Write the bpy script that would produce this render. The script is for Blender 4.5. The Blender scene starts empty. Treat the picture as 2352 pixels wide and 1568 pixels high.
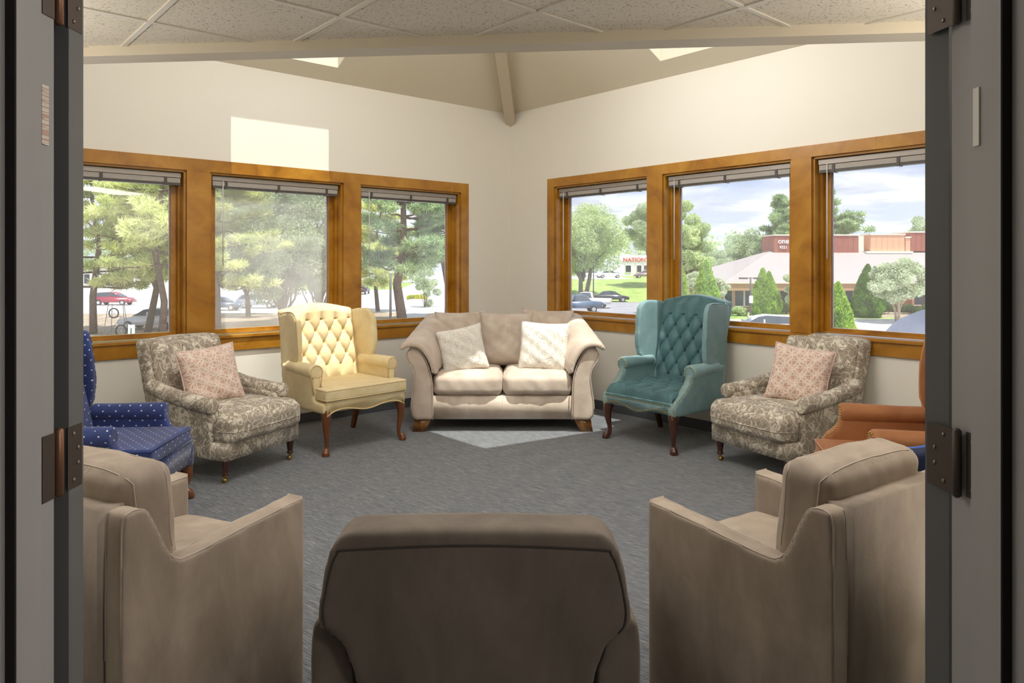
import bpy, bmesh, math, random
import numpy as np
from mathutils import Vector, Matrix
from mathutils.bvhtree import BVHTree
random.seed(7)
rng = np.random.default_rng(7)
PI = math.pi
sc = bpy.context.scene
COL = sc.collection

# ------------------------------------------------------------------ camera
cam_d = bpy.data.cameras.new('camera')
cam = bpy.data.objects.new('camera', cam_d); COL.objects.link(cam)
cam.location = (0, 0, 1.45); cam.rotation_euler = (PI/2, 0, 0)
cam_d.sensor_width = 36; cam_d.lens = 25.11; cam_d.shift_y = -0.07496
cam_d.clip_start = 0.05; cam_d.clip_end = 2000
sc.camera = cam
# ------------------------------------------------------------------ view
sc.view_settings.view_transform = 'Standard'; sc.view_settings.look = 'None'
sc.view_settings.exposure = 0.12; sc.view_settings.gamma = 1.0
sc.view_settings.use_curve_mapping = False
sc.cycles.max_bounces = 10; sc.cycles.diffuse_bounces = 5; sc.cycles.transparent_max_bounces = 12
sc.cycles.sample_clamp_indirect = 6

# ------------------------------------------------------------------ room axes (corner of the two window walls)
CX, CY = -0.015, 8.13
AL, AR = math.radians(49.2), math.radians(41.2)
UL = Vector((-math.sin(AL), -math.cos(AL), 0)); UR = Vector((math.sin(AR), -math.cos(AR), 0))
NL = Vector((math.cos(AL), -math.sin(AL), 0)); NR = Vector((-math.cos(AR), -math.sin(AR), 0))
CORNER = Vector((CX, CY, 0))

# ------------------------------------------------------------------ world
def lin(h):
    h = h.lstrip('#'); v = [int(h[i:i+2], 16)/255 for i in (0, 2, 4)]
    return tuple((x/12.92 if x <= .04045 else ((x+.055)/1.055)**2.4) for x in v)
def L4(h): return (*lin(h), 1)

class G:
    """small helper around a node tree"""
    def __init__(s, nt): s.nt = nt
    def put(s, sock, v):
        if isinstance(v, bpy.types.NodeSocket): s.nt.links.new(v, sock)
        elif v is not None: sock.default_value = v
    def node(s, t, ins=None, **kw):
        n = s.nt.nodes.new(t)
        for k, v in kw.items(): setattr(n, k, v)
        for k, v in (ins or {}).items(): s.put(n.inputs[k], v)
        return n
    def m(s, op, a, b=0.0, c=None):
        n = s.node('ShaderNodeMath', operation=op); s.put(n.inputs[0], a); s.put(n.inputs[1], b)
        if c is not None: s.put(n.inputs[2], c)
        return n.outputs[0]
    def v(s, op, a, b=None, scale=None):
        n = s.node('ShaderNodeVectorMath', operation=op); s.put(n.inputs[0], a)
        if b is not None: s.put(n.inputs[1], b)
        if scale is not None: s.put(n.inputs[3], scale)
        return n.outputs[1] if op in ('LENGTH', 'DOT_PRODUCT', 'DISTANCE') else n.outputs[0]
    def mix(s, f, a, b, blend='MIX'):
        n = s.node('ShaderNodeMix', data_type='RGBA', blend_type=blend)
        s.put(n.inputs[0], f); s.put(n.inputs[6], a); s.put(n.inputs[7], b); return n.outputs[2]
    def fmix(s, f, a, b):
        n = s.node('ShaderNodeMix', data_type='FLOAT')
        s.put(n.inputs[0], f); s.put(n.inputs[2], a); s.put(n.inputs[3], b); return n.outputs[0]
    def noise(s, vec, scale, detail=3, rough=.55, dist=0, out=0):
        n = s.node('ShaderNodeTexNoise', {'Scale': scale, 'Detail': detail, 'Roughness': rough, 'Distortion': dist})
        if vec is not None: s.put(n.inputs['Vector'], vec)
        return n.outputs[out]
    def vor(s, vec, scale, feature='F1', out='Distance', rnd=1):
        n = s.node('ShaderNodeTexVoronoi', {'Scale': scale, 'Randomness': rnd}, feature=feature); s.put(n.inputs['Vector'], vec)
        return n.outputs[out]
    def ramp(s, f, stops, interp='LINEAR'):
        n = s.node('ShaderNodeValToRGB'); s.put(n.inputs[0], f); r = n.color_ramp; r.interpolation = interp
        while len(r.elements) > 1: r.elements.remove(r.elements[-1])
        r.elements[0].position = stops[0][0]; r.elements[0].color = stops[0][1]
        for p, c in stops[1:]:
            e = r.elements.new(p); e.color = c
        return n.outputs[0]
    def mapping(s, vec, loc=(0,0,0), rot=(0,0,0), scale=(1,1,1)):
        n = s.node('ShaderNodeMapping'); s.put(n.inputs[0], vec)
        n.inputs[1].default_value = loc; n.inputs[2].default_value = rot; n.inputs[3].default_value = scale; return n.outputs[0]
    def bump(s, h, strength=.3, dist=.01):
        n = s.node('ShaderNodeBump', {'Strength': strength, 'Distance': dist}); s.put(n.inputs['Height'], h); return n.outputs[0]
    def obj(s): return s.node('ShaderNodeTexCoord').outputs['Object']
    def sep(s, v):
        n = s.node('ShaderNodeSeparateXYZ'); s.put(n.inputs[0], v); return n.outputs
    def comb(s, x, y, z=0.0):
        n = s.node('ShaderNodeCombineXYZ'); s.put(n.inputs[0], x); s.put(n.inputs[1], y); s.put(n.inputs[2], z); return n.outputs[0]
    def boxuv(s):
        tc = s.node('ShaderNodeTexCoord'); o = s.sep(tc.outputs['Object']); a = s.sep(s.v('ABSOLUTE', tc.outputs['Normal']))
        cx = s.m('MULTIPLY', s.m('GREATER_THAN', a[0], a[1]), s.m('GREATER_THAN', a[0], a[2]))
        cz = s.m('MULTIPLY', s.m('GREATER_THAN', a[2], a[1]), s.m('GREATER_THAN', a[2], a[0]))
        return s.fmix(cx, o[0], o[1]), s.fmix(cz, o[2], o[1])

w = bpy.data.worlds.new('sky'); sc.world = w; w.use_nodes = True
g = G(w.node_tree); w.node_tree.nodes.clear()
tc = g.node('ShaderNodeTexCoord'); d = g.sep(tc.outputs['Generated'])
zc = g.m('MAXIMUM', d[2], 0.02)
# clouds laid on a flat layer overhead, so they shrink towards the horizon
pl = g.comb(g.m('DIVIDE', d[0], g.m('ADD', zc, .12)), g.m('DIVIDE', d[1], g.m('ADD', zc, .12)))
cl = g.noise(pl, 1.15, 6, .55, .3)
cl2 = g.noise(g.mapping(pl, loc=(3, 1, 0)), 2.4, 4, .5)
fac = g.ramp(cl, [(.42, (0,0,0,1)), (.57, (1,1,1,1))])
blue = g.ramp(zc, [(0.0, L4('#d3daee')), (.2, L4('#b4c3e8')), (.7, L4('#86a8e0'))])
shade = g.ramp(cl2, [(.3, L4('#bfc6dc')), (.62, L4('#ffffff'))])
skyc = g.mix(fac, blue, shade)
below = g.m('LESS_THAN', d[2], -0.02)
skyc = g.mix(below, skyc, L4('#9a9a92'))
bg = g.node('ShaderNodeBackground', {'Color': skyc, 'Strength': 1.42})
out = g.node('ShaderNodeOutputWorld'); w.node_tree.links.new(bg.outputs[0], out.inputs[0])

# ------------------------------------------------------------------ sun: high, from behind the camera, square onto the left window wall
SUN_EL = math.radians(71.6)
sd = bpy.data.lights.new('sun', 'SUN'); sd.energy = 6.4; sd.angle = math.radians(.55); sd.color = (1, .96, .89)
so = bpy.data.objects.new('sun', sd); COL.objects.link(so)
trav = Vector((-NL.x*math.cos(SUN_EL), -NL.y*math.cos(SUN_EL), -math.sin(SUN_EL)))
so.rotation_euler = trav.to_track_quat('-Z', 'Y').to_euler(); so.location = (6, -6, 25)

# ------------------------------------------------------------------ added interior fill lights, all unseen: flat ceiling, vault, hall, doorway
def area(name, loc, rot, sx, sy, e, col):
    l = bpy.data.lights.new(name, 'AREA'); l.shape = 'RECTANGLE'; l.size = sx; l.size_y = sy; l.energy = e; l.color = col
    o = bpy.data.objects.new(name, l); COL.objects.link(o); o.location = loc; o.rotation_euler = rot; return o
area('vault_fill', (-.3, 4.1, 4.3), (.35, 0, .05), 1.8, 1.0, 80, (1, .97, .92))  # added fill high in the vault, brightens the room as a whole
area('vault_up_fill', (-.3, 3.9, 3.3), (PI, 0, 0), 1.2, .5, 20, (1, .95, .86))  # added fill facing up, lifts the vault and upper walls
area('ceiling_fill_a', (-1.3, 2.45, 2.50), (0, 0, 0), 1.1, .5, 18, (1, .97, .93))  # this and the next: added fills under the ceiling, no fixtures modelled
area('ceiling_fill_b', (1.0, 2.35, 2.50), (0, 0, 0), 1.1, .5, 22, (1, .96, .90))
area('hall_fill', (1.5, -.2, 2.3), (0, .7, 0), 1.0, .5, 24, (1, .94, .88))  # unseen fill, placed to brighten the door frame and chair backs
def aim(o, q): o.rotation_euler = (Vector(q)-o.location).to_track_quat('-Z', 'Y').to_euler()
area('doorway_up_fill_a', (-2.6, 2.5, 1.85), (PI, 0, 0), .35, .35, 19, (1, .96, .90))  # this and the next: added upward fills without lamp bodies, brighten the tiles
area('doorway_up_fill_b', (2.2, 2.2, 1.85), (PI, 0, 0), .35, .35, 19, (1, .96, .90))
o_ = area('wall_glow_fill', (-1.2, 4.6, 3.55), (0, 0, 0), .5, .5, 6, (1, .97, .92)); aim(o_, (2.15, 5.65, 2.85)); o_.data.spread = 1.25  # added fill that makes the soft bright patch on the right wall

# ================================================================== materials
def mat(name, base='#808080', rough=.6, build=None, **kw):
    m = bpy.data.materials.new(name); m.use_nodes = True
    b = m.node_tree.nodes['Principled BSDF']
    b.inputs['Base Color'].default_value = L4(base) if isinstance(base, str) else base
    b.inputs['Roughness'].default_value = rough
    for k, v in kw.items():
        b.inputs[k.replace('_', ' ')].default_value = v
    if build:
        gg = G(m.node_tree); build(gg, b)
    return m
def C(gg, b, sock): gg.nt.links.new(sock, b.inputs['Base Color'])
def NRM(gg, b, sock): gg.nt.links.new(sock, b.inputs['Normal'])

def f_paint(gg, b):
    o = gg.obj(); NRM(gg, b, gg.bump(gg.noise(o, 180, 2), .06, .002))
    C(gg, b, gg.mix(gg.noise(o, 1.3, 3), L4('#e2ddd2'), L4('#e6e2d9')))
M_WALL = mat('wall_paint', rough=.55, build=f_paint)
M_WHITE = mat('white_paint', '#dcd6c8', .5)
def f_cream(gg, b): C(gg, b, gg.mix(gg.noise(gg.obj(), 2, 2), L4('#ddd5c0'), L4('#e1dac7')))
M_VAULT = mat('vault_paint', rough=.6, build=f_cream)
M_BEAM = mat('beam_paint', '#cfc4ae', .55)
def f_wood(gg, b):
    o = gg.obj()
    n = gg.noise(gg.mapping(o, scale=(1.2, 1.2, 1.2)), 3.2, 5, .6, .8)
    fine = gg.noise(gg.mapping(o, scale=(3, 3, 60)), 3, 3)
    c = gg.ramp(n, [(.3, L4('#8c5c12')), (.5, L4('#ab761d')), (.7, L4('#be8c31'))])
    C(gg, b, gg.mix(gg.m('MULTIPLY', fine, .35), c, L4('#8a5212')))
    NRM(gg, b, gg.bump(fine, .05, .002))
M_OAK = mat('golden_oak', rough=.30, build=f_wood, Coat_Weight=.25, Coat_Roughness=.2)
def f_tile(gg, b):
    o = gg.obj(); v = gg.noise(gg.mapping(o, scale=(1, 1.6, 1)), 75, 2, .6)
    spot = gg.ramp(v, [(.33, (0,0,0,1)), (.40, (1,1,1,1))])
    C(gg, b, gg.mix(spot, L4('#9b8f7c'), L4('#e6ddcb')))
    NRM(gg, b, gg.bump(gg.noise(o, 160, 3), .3, .003))
M_TILE = mat('mineral_tile', rough=.9, build=f_tile)
M_TEE = mat('grid_metal', '#ddd6c6', .45)
def f_carpet(gg, b):
    o = gg.obj(); r = gg.mapping(o, rot=(0, 0, math.radians(37)))
    st = gg.noise(gg.mapping(r, scale=(7, 130, 1)), 1.0, 3, .7)
    st2 = gg.noise(gg.mapping(r, scale=(22, 330, 1)), 1.0, 2, .6)
    mx = gg.m('ADD', gg.m('MULTIPLY', st, .55), gg.m('MULTIPLY', st2, .45))
    big = gg.noise(r, .9, 2)
    c = gg.ramp(mx, [(.36, L4('#303339')), (.5, L4('#5f6369')), (.61, L4('#8e9092'))])
    C(gg, b, gg.mix(gg.m('MULTIPLY', big, .25), c, L4('#5c5f62')))
    NRM(gg, b, gg.bump(mx, .5, .004))
M_CARPET = mat('carpet', rough=.95, build=f_carpet, Sheen_Weight=.2)
M_BASE = mat('vinyl_base', '#54575c', .45)
M_LIP = mat('base_lip', '#8a8c90', .4)
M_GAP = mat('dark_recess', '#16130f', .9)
def f_frame(gg, b):
    o = gg.obj(); C(gg, b, gg.mix(gg.noise(gg.mapping(o, scale=(3, 3, .5)), 3, 3), L4('#98969a'), L4('#a8a6a3')))
M_FRAME = mat('grey_enamel', rough=.38, build=f_frame)
M_DOOR = mat('door_enamel', '#6c6d6e', .4)
M_BRONZE = mat('bronze', '#554b44', .5, Metallic=.5)
M_COPPER = mat('worn_copper', '#85604a', .4, Metallic=.6)
M_SCREW = mat('screw_metal', '#8c8376', .4, Metallic=.7)
def f_lab(gg, b): C(gg, b, gg.mix(gg.ramp(gg.noise(gg.mapping(gg.obj(), scale=(2, 2, 60)), 6, 2), [(.48, (0,0,0,1)), (.52, (1,1,1,1))]), L4('#c9a99a'), L4('#e3ddd2')))
M_LABEL = mat('label_print', rough=.5, build=f_lab)
M_LABELW = mat('label_plain', '#e9e6df', .5)
M_BLIND = mat('blind_metal', '#9b948e', .35, Metallic=.4)
M_BLINDD = mat('blind_dark', '#4b4541', .4)
M_BLINDL = mat('blind_light', '#e6dfd8', .3)
M_WAND = mat('clear_wand', '#d8d8d8', .2)
M_SASHM = mat('aluminium_stop', '#b5aeb2', .4, Metallic=.3)

def glass(name, dust_veil, gloss=.06):
    m = bpy.data.materials.new(name); m.use_nodes = True; nt = m.node_tree; nt.nodes.clear(); gg = G(nt)
    t = gg.node('ShaderNodeBsdfTransparent', {'Color': (.97, .985, .975, 1)})
    gl = gg.node('ShaderNodeBsdfGlossy', {'Color': (1,1,1,1), 'Roughness': .02})
    ge = gg.node('ShaderNodeNewGeometry'); cs = gg.m('ABSOLUTE', gg.v('DOT_PRODUCT', ge.outputs['Normal'], ge.outputs['Incoming']))
    fr = gg.m('ADD', gg.m('MULTIPLY', gg.m('POWER', gg.m('SUBTRACT', 1.0, cs), 5.0), .9), gloss*.6)
    m1 = gg.node('ShaderNodeMixShader'); gg.put(m1.inputs[0], fr); nt.links.new(t.outputs[0], m1.inputs[1]); nt.links.new(gl.outputs[0], m1.inputs[2])
    df = gg.node('ShaderNodeBsdfDiffuse', {'Color': (.85, .86, .88, 1)})
    n = gg.noise(gg.obj(), 1.8, 4, .6)
    dd = gg.m('MULTIPLY', gg.ramp(n, [(.3, (.45,.45,.45,1)), (.7, (1,1,1,1))]), dust_veil)  # diffuse share: dust, plus a milky veil to haze the view outside
    m2 = gg.node('ShaderNodeMixShader'); gg.put(m2.inputs[0], dd); nt.links.new(m1.outputs[0], m2.inputs[1]); nt.links.new(df.outputs[0], m2.inputs[2])
    o = gg.node('ShaderNodeOutputMaterial'); nt.links.new(m2.outputs[0], o.inputs[0]); return m
M_GLASS = glass('window_glass', .13); M_GLASSD = glass('dusty_window_glass', .34)
M_SKYG = glass('skylight_glass', .10)

def fabric(name, c1, c2, scale=5, weave=260, rough=.85, sheen=.5, bumpy=.15, stretch=(1,1,1), tint='#ffffff', c3=None, **kw):
    def f(gg, b):
        o = gg.mapping(gg.obj(), scale=stretch)
        n = gg.noise(o, scale, 5, .62, .4)
        c = gg.ramp(n, [(.3, L4(c1)), (.68, L4(c2))])
        if c3: c = gg.mix(gg.ramp(gg.noise(gg.mapping(o, loc=(5,2,1)), scale*.6, 3), [(.55, (0,0,0,1)), (.7, (.6,.6,.6,1))]), c, L4(c3))
        wv = gg.noise(gg.obj(), weave, 2, .6)
        C(gg, b, gg.mix(gg.m('MULTIPLY', wv, .18), c, L4(c1)))
        NRM(gg, b, gg.bump(gg.m('ADD', wv, gg.m('MULTIPLY', gg.noise(gg.obj(), scale*3, 3), 1.5)), bumpy, .004))
    m = mat(name, rough=rough, build=f, Sheen_Weight=sheen, Sheen_Roughness=.35, **kw)
    m.node_tree.nodes['Principled BSDF'].inputs['Sheen Tint'].default_value = L4(tint)
    return m
M_SOFA = fabric('beige_microsuede', '#b3a294', '#d0c3b5', 5, sheen=.35, c3='#ab9a88', tint='#fff4e6')
M_YEL = fabric('yellow_velvet', '#d5c091', '#e8d8b0', 6, sheen=.5, bumpy=.08, tint='#fff0c8')
M_YELP = mat('yellow_piping', '#d4bd8c', .7)
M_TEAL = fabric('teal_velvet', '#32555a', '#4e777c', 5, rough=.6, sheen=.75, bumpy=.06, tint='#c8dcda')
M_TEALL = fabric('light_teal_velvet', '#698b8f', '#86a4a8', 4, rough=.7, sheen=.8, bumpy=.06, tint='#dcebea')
M_ORG = fabric('rust_velvet', '#86522c', '#a06a40', 5, rough=.7, sheen=.6, bumpy=.06, tint='#ffd2b0')
M_ORGP = fabric('rust_piping', '#c07a45', '#cf8c58', 8, sheen=.4)
M_NAVY = fabric('navy_velvet', '#0b142e', '#142247', 5, rough=.65, sheen=.5, bumpy=.05, tint='#8ba6e8')
M_NAVYP = fabric('blue_piping', '#3458a8', '#4469bd', 8, sheen=.4)
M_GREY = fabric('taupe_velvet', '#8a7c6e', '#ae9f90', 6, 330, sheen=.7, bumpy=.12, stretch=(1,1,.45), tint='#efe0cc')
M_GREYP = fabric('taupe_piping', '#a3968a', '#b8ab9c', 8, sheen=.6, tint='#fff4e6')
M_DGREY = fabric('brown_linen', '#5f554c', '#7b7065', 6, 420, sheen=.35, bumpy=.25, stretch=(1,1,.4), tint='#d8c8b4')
M_DGREYP = fabric('brown_linen_seam', '#3a332d', '#443c35', 8, sheen=.2)
def legwood(name, a, b_):
    def f(gg, b): C(gg, b, gg.ramp(gg.noise(gg.mapping(gg.obj(), scale=(6, 6, 1.5)), 6, 4), [(.3, L4(a)), (.7, L4(b_))]))
    return mat(name, rough=.28, build=f, Coat_Weight=.4)
M_CHERRY = legwood('cherry_leg', '#532c14', '#7c4722')
M_WALNUT = legwood('walnut_leg', '#33190e', '#573022')
M_SOFALEG = legwood('honey_leg', '#6b4018', '#9a6a30')
M_BRASS = mat('brass', '#c4a05a', .3, Metallic=.9)
M_NAIL = mat('antique_brass_nail', '#b8974e', .35, Metallic=.85)
M_UNDER = mat('dust_cover', '#1d1c1c', .9)

def f_dots(gg, b):
    u, v = gg.boxuv()
    def lat(off):
        a = gg.m('ABSOLUTE', gg.m('SUBTRACT', gg.m('FRACT', gg.m('ADD', gg.m('MULTIPLY', u, 1/.075), off)), .5))
        c = gg.m('ABSOLUTE', gg.m('SUBTRACT', gg.m('FRACT', gg.m('ADD', gg.m('MULTIPLY', v, 1/.062), off)), .5))
        return gg.m('LESS_THAN', gg.m('ADD', a, c), .085)
    dd = gg.m('MAXIMUM', lat(0.0), lat(.5))
    base = gg.ramp(gg.noise(gg.obj(), 6, 3), [(.3, L4('#1b2a5c')), (.7, L4('#293f80'))])
    C(gg, b, gg.mix(dd, base, L4('#c9cbdc')))
    NRM(gg, b, gg.bump(gg.noise(gg.obj(), 300, 2), .15, .003))
M_DOTS = mat('blue_dotted_fabric', rough=.8, build=f_dots, Sheen_Weight=.25)

def f_floral(gg, b):
    o = gg.obj()
    warp = gg.v('SCALE', gg.v('SUBTRACT', gg.noise(o, 7, 2, .5, 0, 1), (.5, .5, .5)), scale=.30)
    p = gg.v('ADD', o, warp)
    big = gg.noise(p, 9.5, 2, .5, .5)
    cream, taupe, dark = L4('#ddd5c4'), L4('#a89c8c'), L4('#5d5145')
    reg = gg.ramp(big, [(.46, (0,0,0,1)), (.475, (1,1,1,1))])
    edge = gg.ramp(big, [(.445, (0,0,0,1)), (.455, (1,1,1,1)), (.467, (1,1,1,1)), (.477, (0,0,0,1))])
    # swirling line work (contours of the warped field)
    cont = gg.m('ABSOLUTE', gg.m('SUBTRACT', gg.m('FRACT', gg.m('MULTIPLY', big, 11)), .5))
    line = gg.ramp(cont, [(.07, (1,1,1,1)), (.13, (0,0,0,1))])
    leaf = gg.vor(gg.v('ADD', o, gg.v('SCALE', warp, scale=.6)), 15, 'DISTANCE_TO_EDGE')
    vein = gg.ramp(leaf, [(.03, (1,1,1,1)), (.06, (0,0,0,1))])
    petal = gg.vor(p, 26, 'F1'); pm = gg.ramp(petal, [(.30, (1,1,1,1)), (.36, (0,0,0,1))])
    hatch = gg.m('FRACT', gg.m('MULTIPLY', gg.noise(p, 22, 1), 9)); hm = gg.ramp(hatch, [(.28, (1,1,1,1)), (.34, (0,0,0,1))])
    c = gg.mix(reg, cream, taupe)
    c = gg.mix(gg.m('MULTIPLY', gg.m('MULTIPLY', hm, reg), .55), c, dark)
    c = gg.mix(gg.m('MULTIPLY', gg.m('MULTIPLY', pm, gg.m('SUBTRACT', 1.0, reg)), .4), c, taupe)
    c = gg.mix(gg.m('MULTIPLY', vein, .7), c, gg.mix(reg, L4('#8a7d6c'), cream))
    c = gg.mix(gg.m('MULTIPLY', line, .32), c, dark)
    c = gg.mix(gg.m('MULTIPLY', edge, .6), c, dark)
    C(gg, b, c); NRM(gg, b, gg.bump(gg.noise(o, 320, 2), .12, .003))
M_FLORAL = mat('taupe_paisley_cotton', rough=.85, build=f_floral, Sheen_Weight=.15)

def ringpat(gg, u, v, k, wd):
    def ring(off):
        a = gg.m('SUBTRACT', gg.m('FRACT', gg.m('ADD', gg.m('MULTIPLY', u, k), off)), .5)
        c = gg.m('SUBTRACT', gg.m('FRACT', gg.m('ADD', gg.m('MULTIPLY', v, k), off)), .5)
        r = gg.m('SQRT', gg.m('ADD', gg.m('MULTIPLY', a, a), gg.m('MULTIPLY', c, c)))
        return gg.m('LESS_THAN', gg.m('ABSOLUTE', gg.m('SUBTRACT', r, .49)), wd)
    return gg.m('MAXIMUM', ring(0.0), ring(.5))
def f_pink(gg, b):
    o = gg.sep(gg.mapping(gg.obj(), rot=(0, .3, 0))); wob = gg.sep(gg.noise(gg.obj(), 5, 2, out=1))
    u = gg.m('ADD', o[0], gg.m('MULTIPLY', wob[0], .05)); v = gg.m('ADD', o[2], gg.m('MULTIPLY', wob[1], .05))
    r1 = ringpat(gg, u, v, 9.5, .035)
    u2 = gg.m('ADD', gg.m('MULTIPLY', u, .78), gg.m('MULTIPLY', v, .62)); v2 = gg.m('SUBTRACT', gg.m('MULTIPLY', v, .78), gg.m('MULTIPLY', u, .62))
    r2 = ringpat(gg, u2, v2, 14.0, .045)
    r = gg.m('MAXIMUM', r1, gg.m('MULTIPLY', r2, .85))
    C(gg, b, gg.mix(r, L4('#c9a594'), L4('#e2d0c4'))); NRM(gg, b, gg.bump(gg.m('ADD', r, gg.m('MULTIPLY', gg.noise(gg.obj(), 250, 2), .3)), .5, .003))
M_PINK = mat('blush_embroidered', rough=.8, build=f_pink, Sheen_Weight=.2)
M_PINKP = mat('blush_piping', '#dcbfb6', .8)
def f_emb(gg, b):
    o = gg.obj(); s = gg.sep(o)
    cells = gg.vor(gg.v('MULTIPLY', o, (1, .05, 1)), 17, 'F1')
    rings = gg.m('ABSOLUTE', gg.m('SINE', gg.m('MULTIPLY', cells, 13)))
    rad = gg.v('LENGTH', gg.v('MULTIPLY', o, (1.3, 0, 1)))
    arcs = gg.m('ABSOLUTE', gg.m('SINE', gg.m('MULTIPLY', rad, 45)))
    h = gg.m('MAXIMUM', gg.ramp(rings, [(.1, (0,0,0,1)), (.5, (1,1,1,1))]), gg.m('MULTIPLY', gg.ramp(arcs, [(.86, (0,0,0,1)), (.95, (1,1,1,1))]), 1.0))
    C(gg, b, gg.mix(h, L4('#cbc4b8'), L4('#e0dbd1'))); NRM(gg, b, gg.bump(h, .55, .004))
M_EMB = mat('ivory_embroidered', rough=.8, build=f_emb, Sheen_Weight=.2)

# exterior
def two(name, a, b_, sc_=4, rough=.9, **kw):
    def f(gg, b): C(gg, b, gg.ramp(gg.noise(gg.obj(), sc_, 4), [(.35, L4(a)), (.65, L4(b_))]))
    return mat(name, rough=rough, build=f, **kw)
M_PAVE = two('sunlit_pavement', '#c9c6c4', '#dedbd9', .4)
M_ROAD = two('asphalt', '#8e8d93', '#a3a2a8', .5)
M_LAWN = two('lawn', '#7f9a4a', '#a9bd68', .8)
M_LITTER = two('leaf_litter', '#8e7b66', '#b7a791', 1.6)
M_CURB = mat('curb_concrete', '#dcd6c8', .9)
M_BRICK = two('red_brick', '#a3604a', '#b8745c', 9)
M_STUCCO = mat('peach_fascia', '#c79a7c', .8)
M_PANEL = two('red_panel', '#9c5a4e', '#a9685a', 2)
M_PEACH = mat('peach_panel', '#e0aa8a', .8)
M_CREAM = mat('cream_trim', '#efe6d4', .7)
def f_shg(gg, b):
    o = gg.obj(); C(gg, b, gg.mix(gg.noise(gg.mapping(o, scale=(1, 4, 4)), 2.2, 4, .7), L4('#958b8a'), L4('#b9afad')))
M_SHINGLE = mat('roof_shingles', rough=.9, build=f_shg)
M_DARKWIN = mat('dark_window', '#3c4048', .15)
M_WHITEB = mat('white_render', '#ecebe8', .8)
M_BARK = two('bark', '#5d4c42', '#7c6a5c', 8)
M_BARKL = two('pale_bark', '#a08c7c', '#c0ac9a', 8)
def leafm(name, a, b_, c_):
    def f(gg, b):
        n = gg.noise(gg.obj(), .9, 3); i = gg.noise(gg.obj(), 9, 2)
        col = gg.ramp(gg.m('ADD', gg.m('MULTIPLY', n, .5), gg.m('MULTIPLY', i, .5)), [(.38, L4(a)), (.5, L4(b_)), (.62, L4(c_))])
        C(gg, b, col)
    m = mat(name, rough=.75, build=f)
    b = m.node_tree.nodes['Principled BSDF']
    b.inputs['Subsurface Weight'].default_value = 0
    # thin leaves let some light through
    nt = m.node_tree; gg = G(nt); tr = gg.node('ShaderNodeBsdfTranslucent'); out_ = nt.nodes['Material Output']
    nt.links.new(b.inputs['Base Color'].links[0].from_socket, tr.inputs[0])
    mx = gg.node('ShaderNodeMixShader', {0: .48}); nt.links.new(b.outputs[0], mx.inputs[1]); nt.links.new(tr.outputs[0], mx.inputs[2]); nt.links.new(mx.outputs[0], out_.inputs[0])
    return m
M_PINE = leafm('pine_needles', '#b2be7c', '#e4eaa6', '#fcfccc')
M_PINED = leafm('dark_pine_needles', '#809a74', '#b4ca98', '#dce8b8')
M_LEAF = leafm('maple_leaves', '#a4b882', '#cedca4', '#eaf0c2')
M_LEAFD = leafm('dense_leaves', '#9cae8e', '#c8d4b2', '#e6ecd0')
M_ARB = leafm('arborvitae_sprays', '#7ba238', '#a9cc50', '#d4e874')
M_ARBD = leafm('dark_arborvitae_sprays', '#4f7838', '#729b48', '#98ba5c')  # deeper green than the other arborvitae sprays
M_BLOOM = leafm('white_blossom', '#d8d8b8', '#ecead6', '#fbf9ee')
M_HEDGE = leafm('hedge_leaves', '#47603c', '#5f7a4c', '#7f9862')
M_FLOWER = leafm('yellow_groundcover', '#a8b43c', '#d0d44c', '#ecd86c')
M_TYRE = mat('tyre', '#26262a', .7)
M_RIM = mat('wheel_rim', '#c8c9cc', .3, Metallic=.6)
M_CGLASS = mat('car_glass', '#4a5460', .1)
M_LAMPR = mat('tail_lamp', '#c23a30', .3)
M_LAMPW = mat('head_lamp', '#e6e8ee', .2)
M_POLE = mat('lamp_pole', '#55504c', .5)
M_STEEL = mat('galvanised_steel', '#77767a', .5, Metallic=.3)
M_SIGNR = mat('red_sign', '#d84040', .5)
M_SIGNW = mat('white_sign', '#f4f2f0', .5)
M_GREENS = mat('green_marker', '#5f8a6a', .6)
M_AWN = two('blue_grey_metal_roof', '#6d7892', '#8690a8', 2, rough=.4)
M_SHNEAR = mat('near_shingle', '#cfc2b8', .9)

# ================================================================== geometry helpers
def finish(o, parent=None, smooth=False):
    COL.objects.link(o)
    if parent is not None: o.parent = parent
    return o
def obj(name, bm, m, parent=None, smooth=False, normals=True):
    if isinstance(bm, bmesh.types.BMesh):
        if normals: bmesh.ops.recalc_face_normals(bm, faces=bm.faces)
        me = bpy.data.meshes.new(name); bm.to_mesh(me); bm.free()
    else: me = bm
    if smooth:
        me.polygons.foreach_set('use_smooth', [True]*len(me.polygons))
    for mm in (m if isinstance(m, (list, tuple)) else [m]): me.materials.append(mm)
    return finish(bpy.data.objects.new(name, me), parent)
def mesh_np(name, V, F, m, parent=None, smooth=False):
    me = bpy.data.meshes.new(name); V = np.asarray(V, np.float32); F = np.asarray(F, np.int32); k = F.shape[1]
    me.vertices.add(len(V)); me.vertices.foreach_set('co', V.ravel())
    me.loops.add(F.size); me.loops.foreach_set('vertex_index', F.ravel())
    me.polygons.add(len(F)); me.polygons.foreach_set('loop_start', np.arange(0, F.size, k, dtype=np.int32)); me.polygons.foreach_set('loop_total', np.full(len(F), k, np.int32))
    me.update(calc_edges=True); me.validate()
    return obj(name, me, m, parent, smooth)
def empty(name, loc=(0,0,0), rz=0, parent=None, kind=None):
    o = bpy.data.objects.new(name, None); COL.objects.link(o); o.location = loc; o.rotation_euler = (0, 0, rz)
    o.empty_display_size = .1
    if parent is not None: o.parent = parent
    if kind: o['kind'] = kind
    return o
def tag(o, label=None, cat=None, group=None, kind=None):
    if label: o['label'] = label
    if cat: o['category'] = cat
    if group: o['group'] = group
    if kind: o['kind'] = kind
    return o
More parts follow.
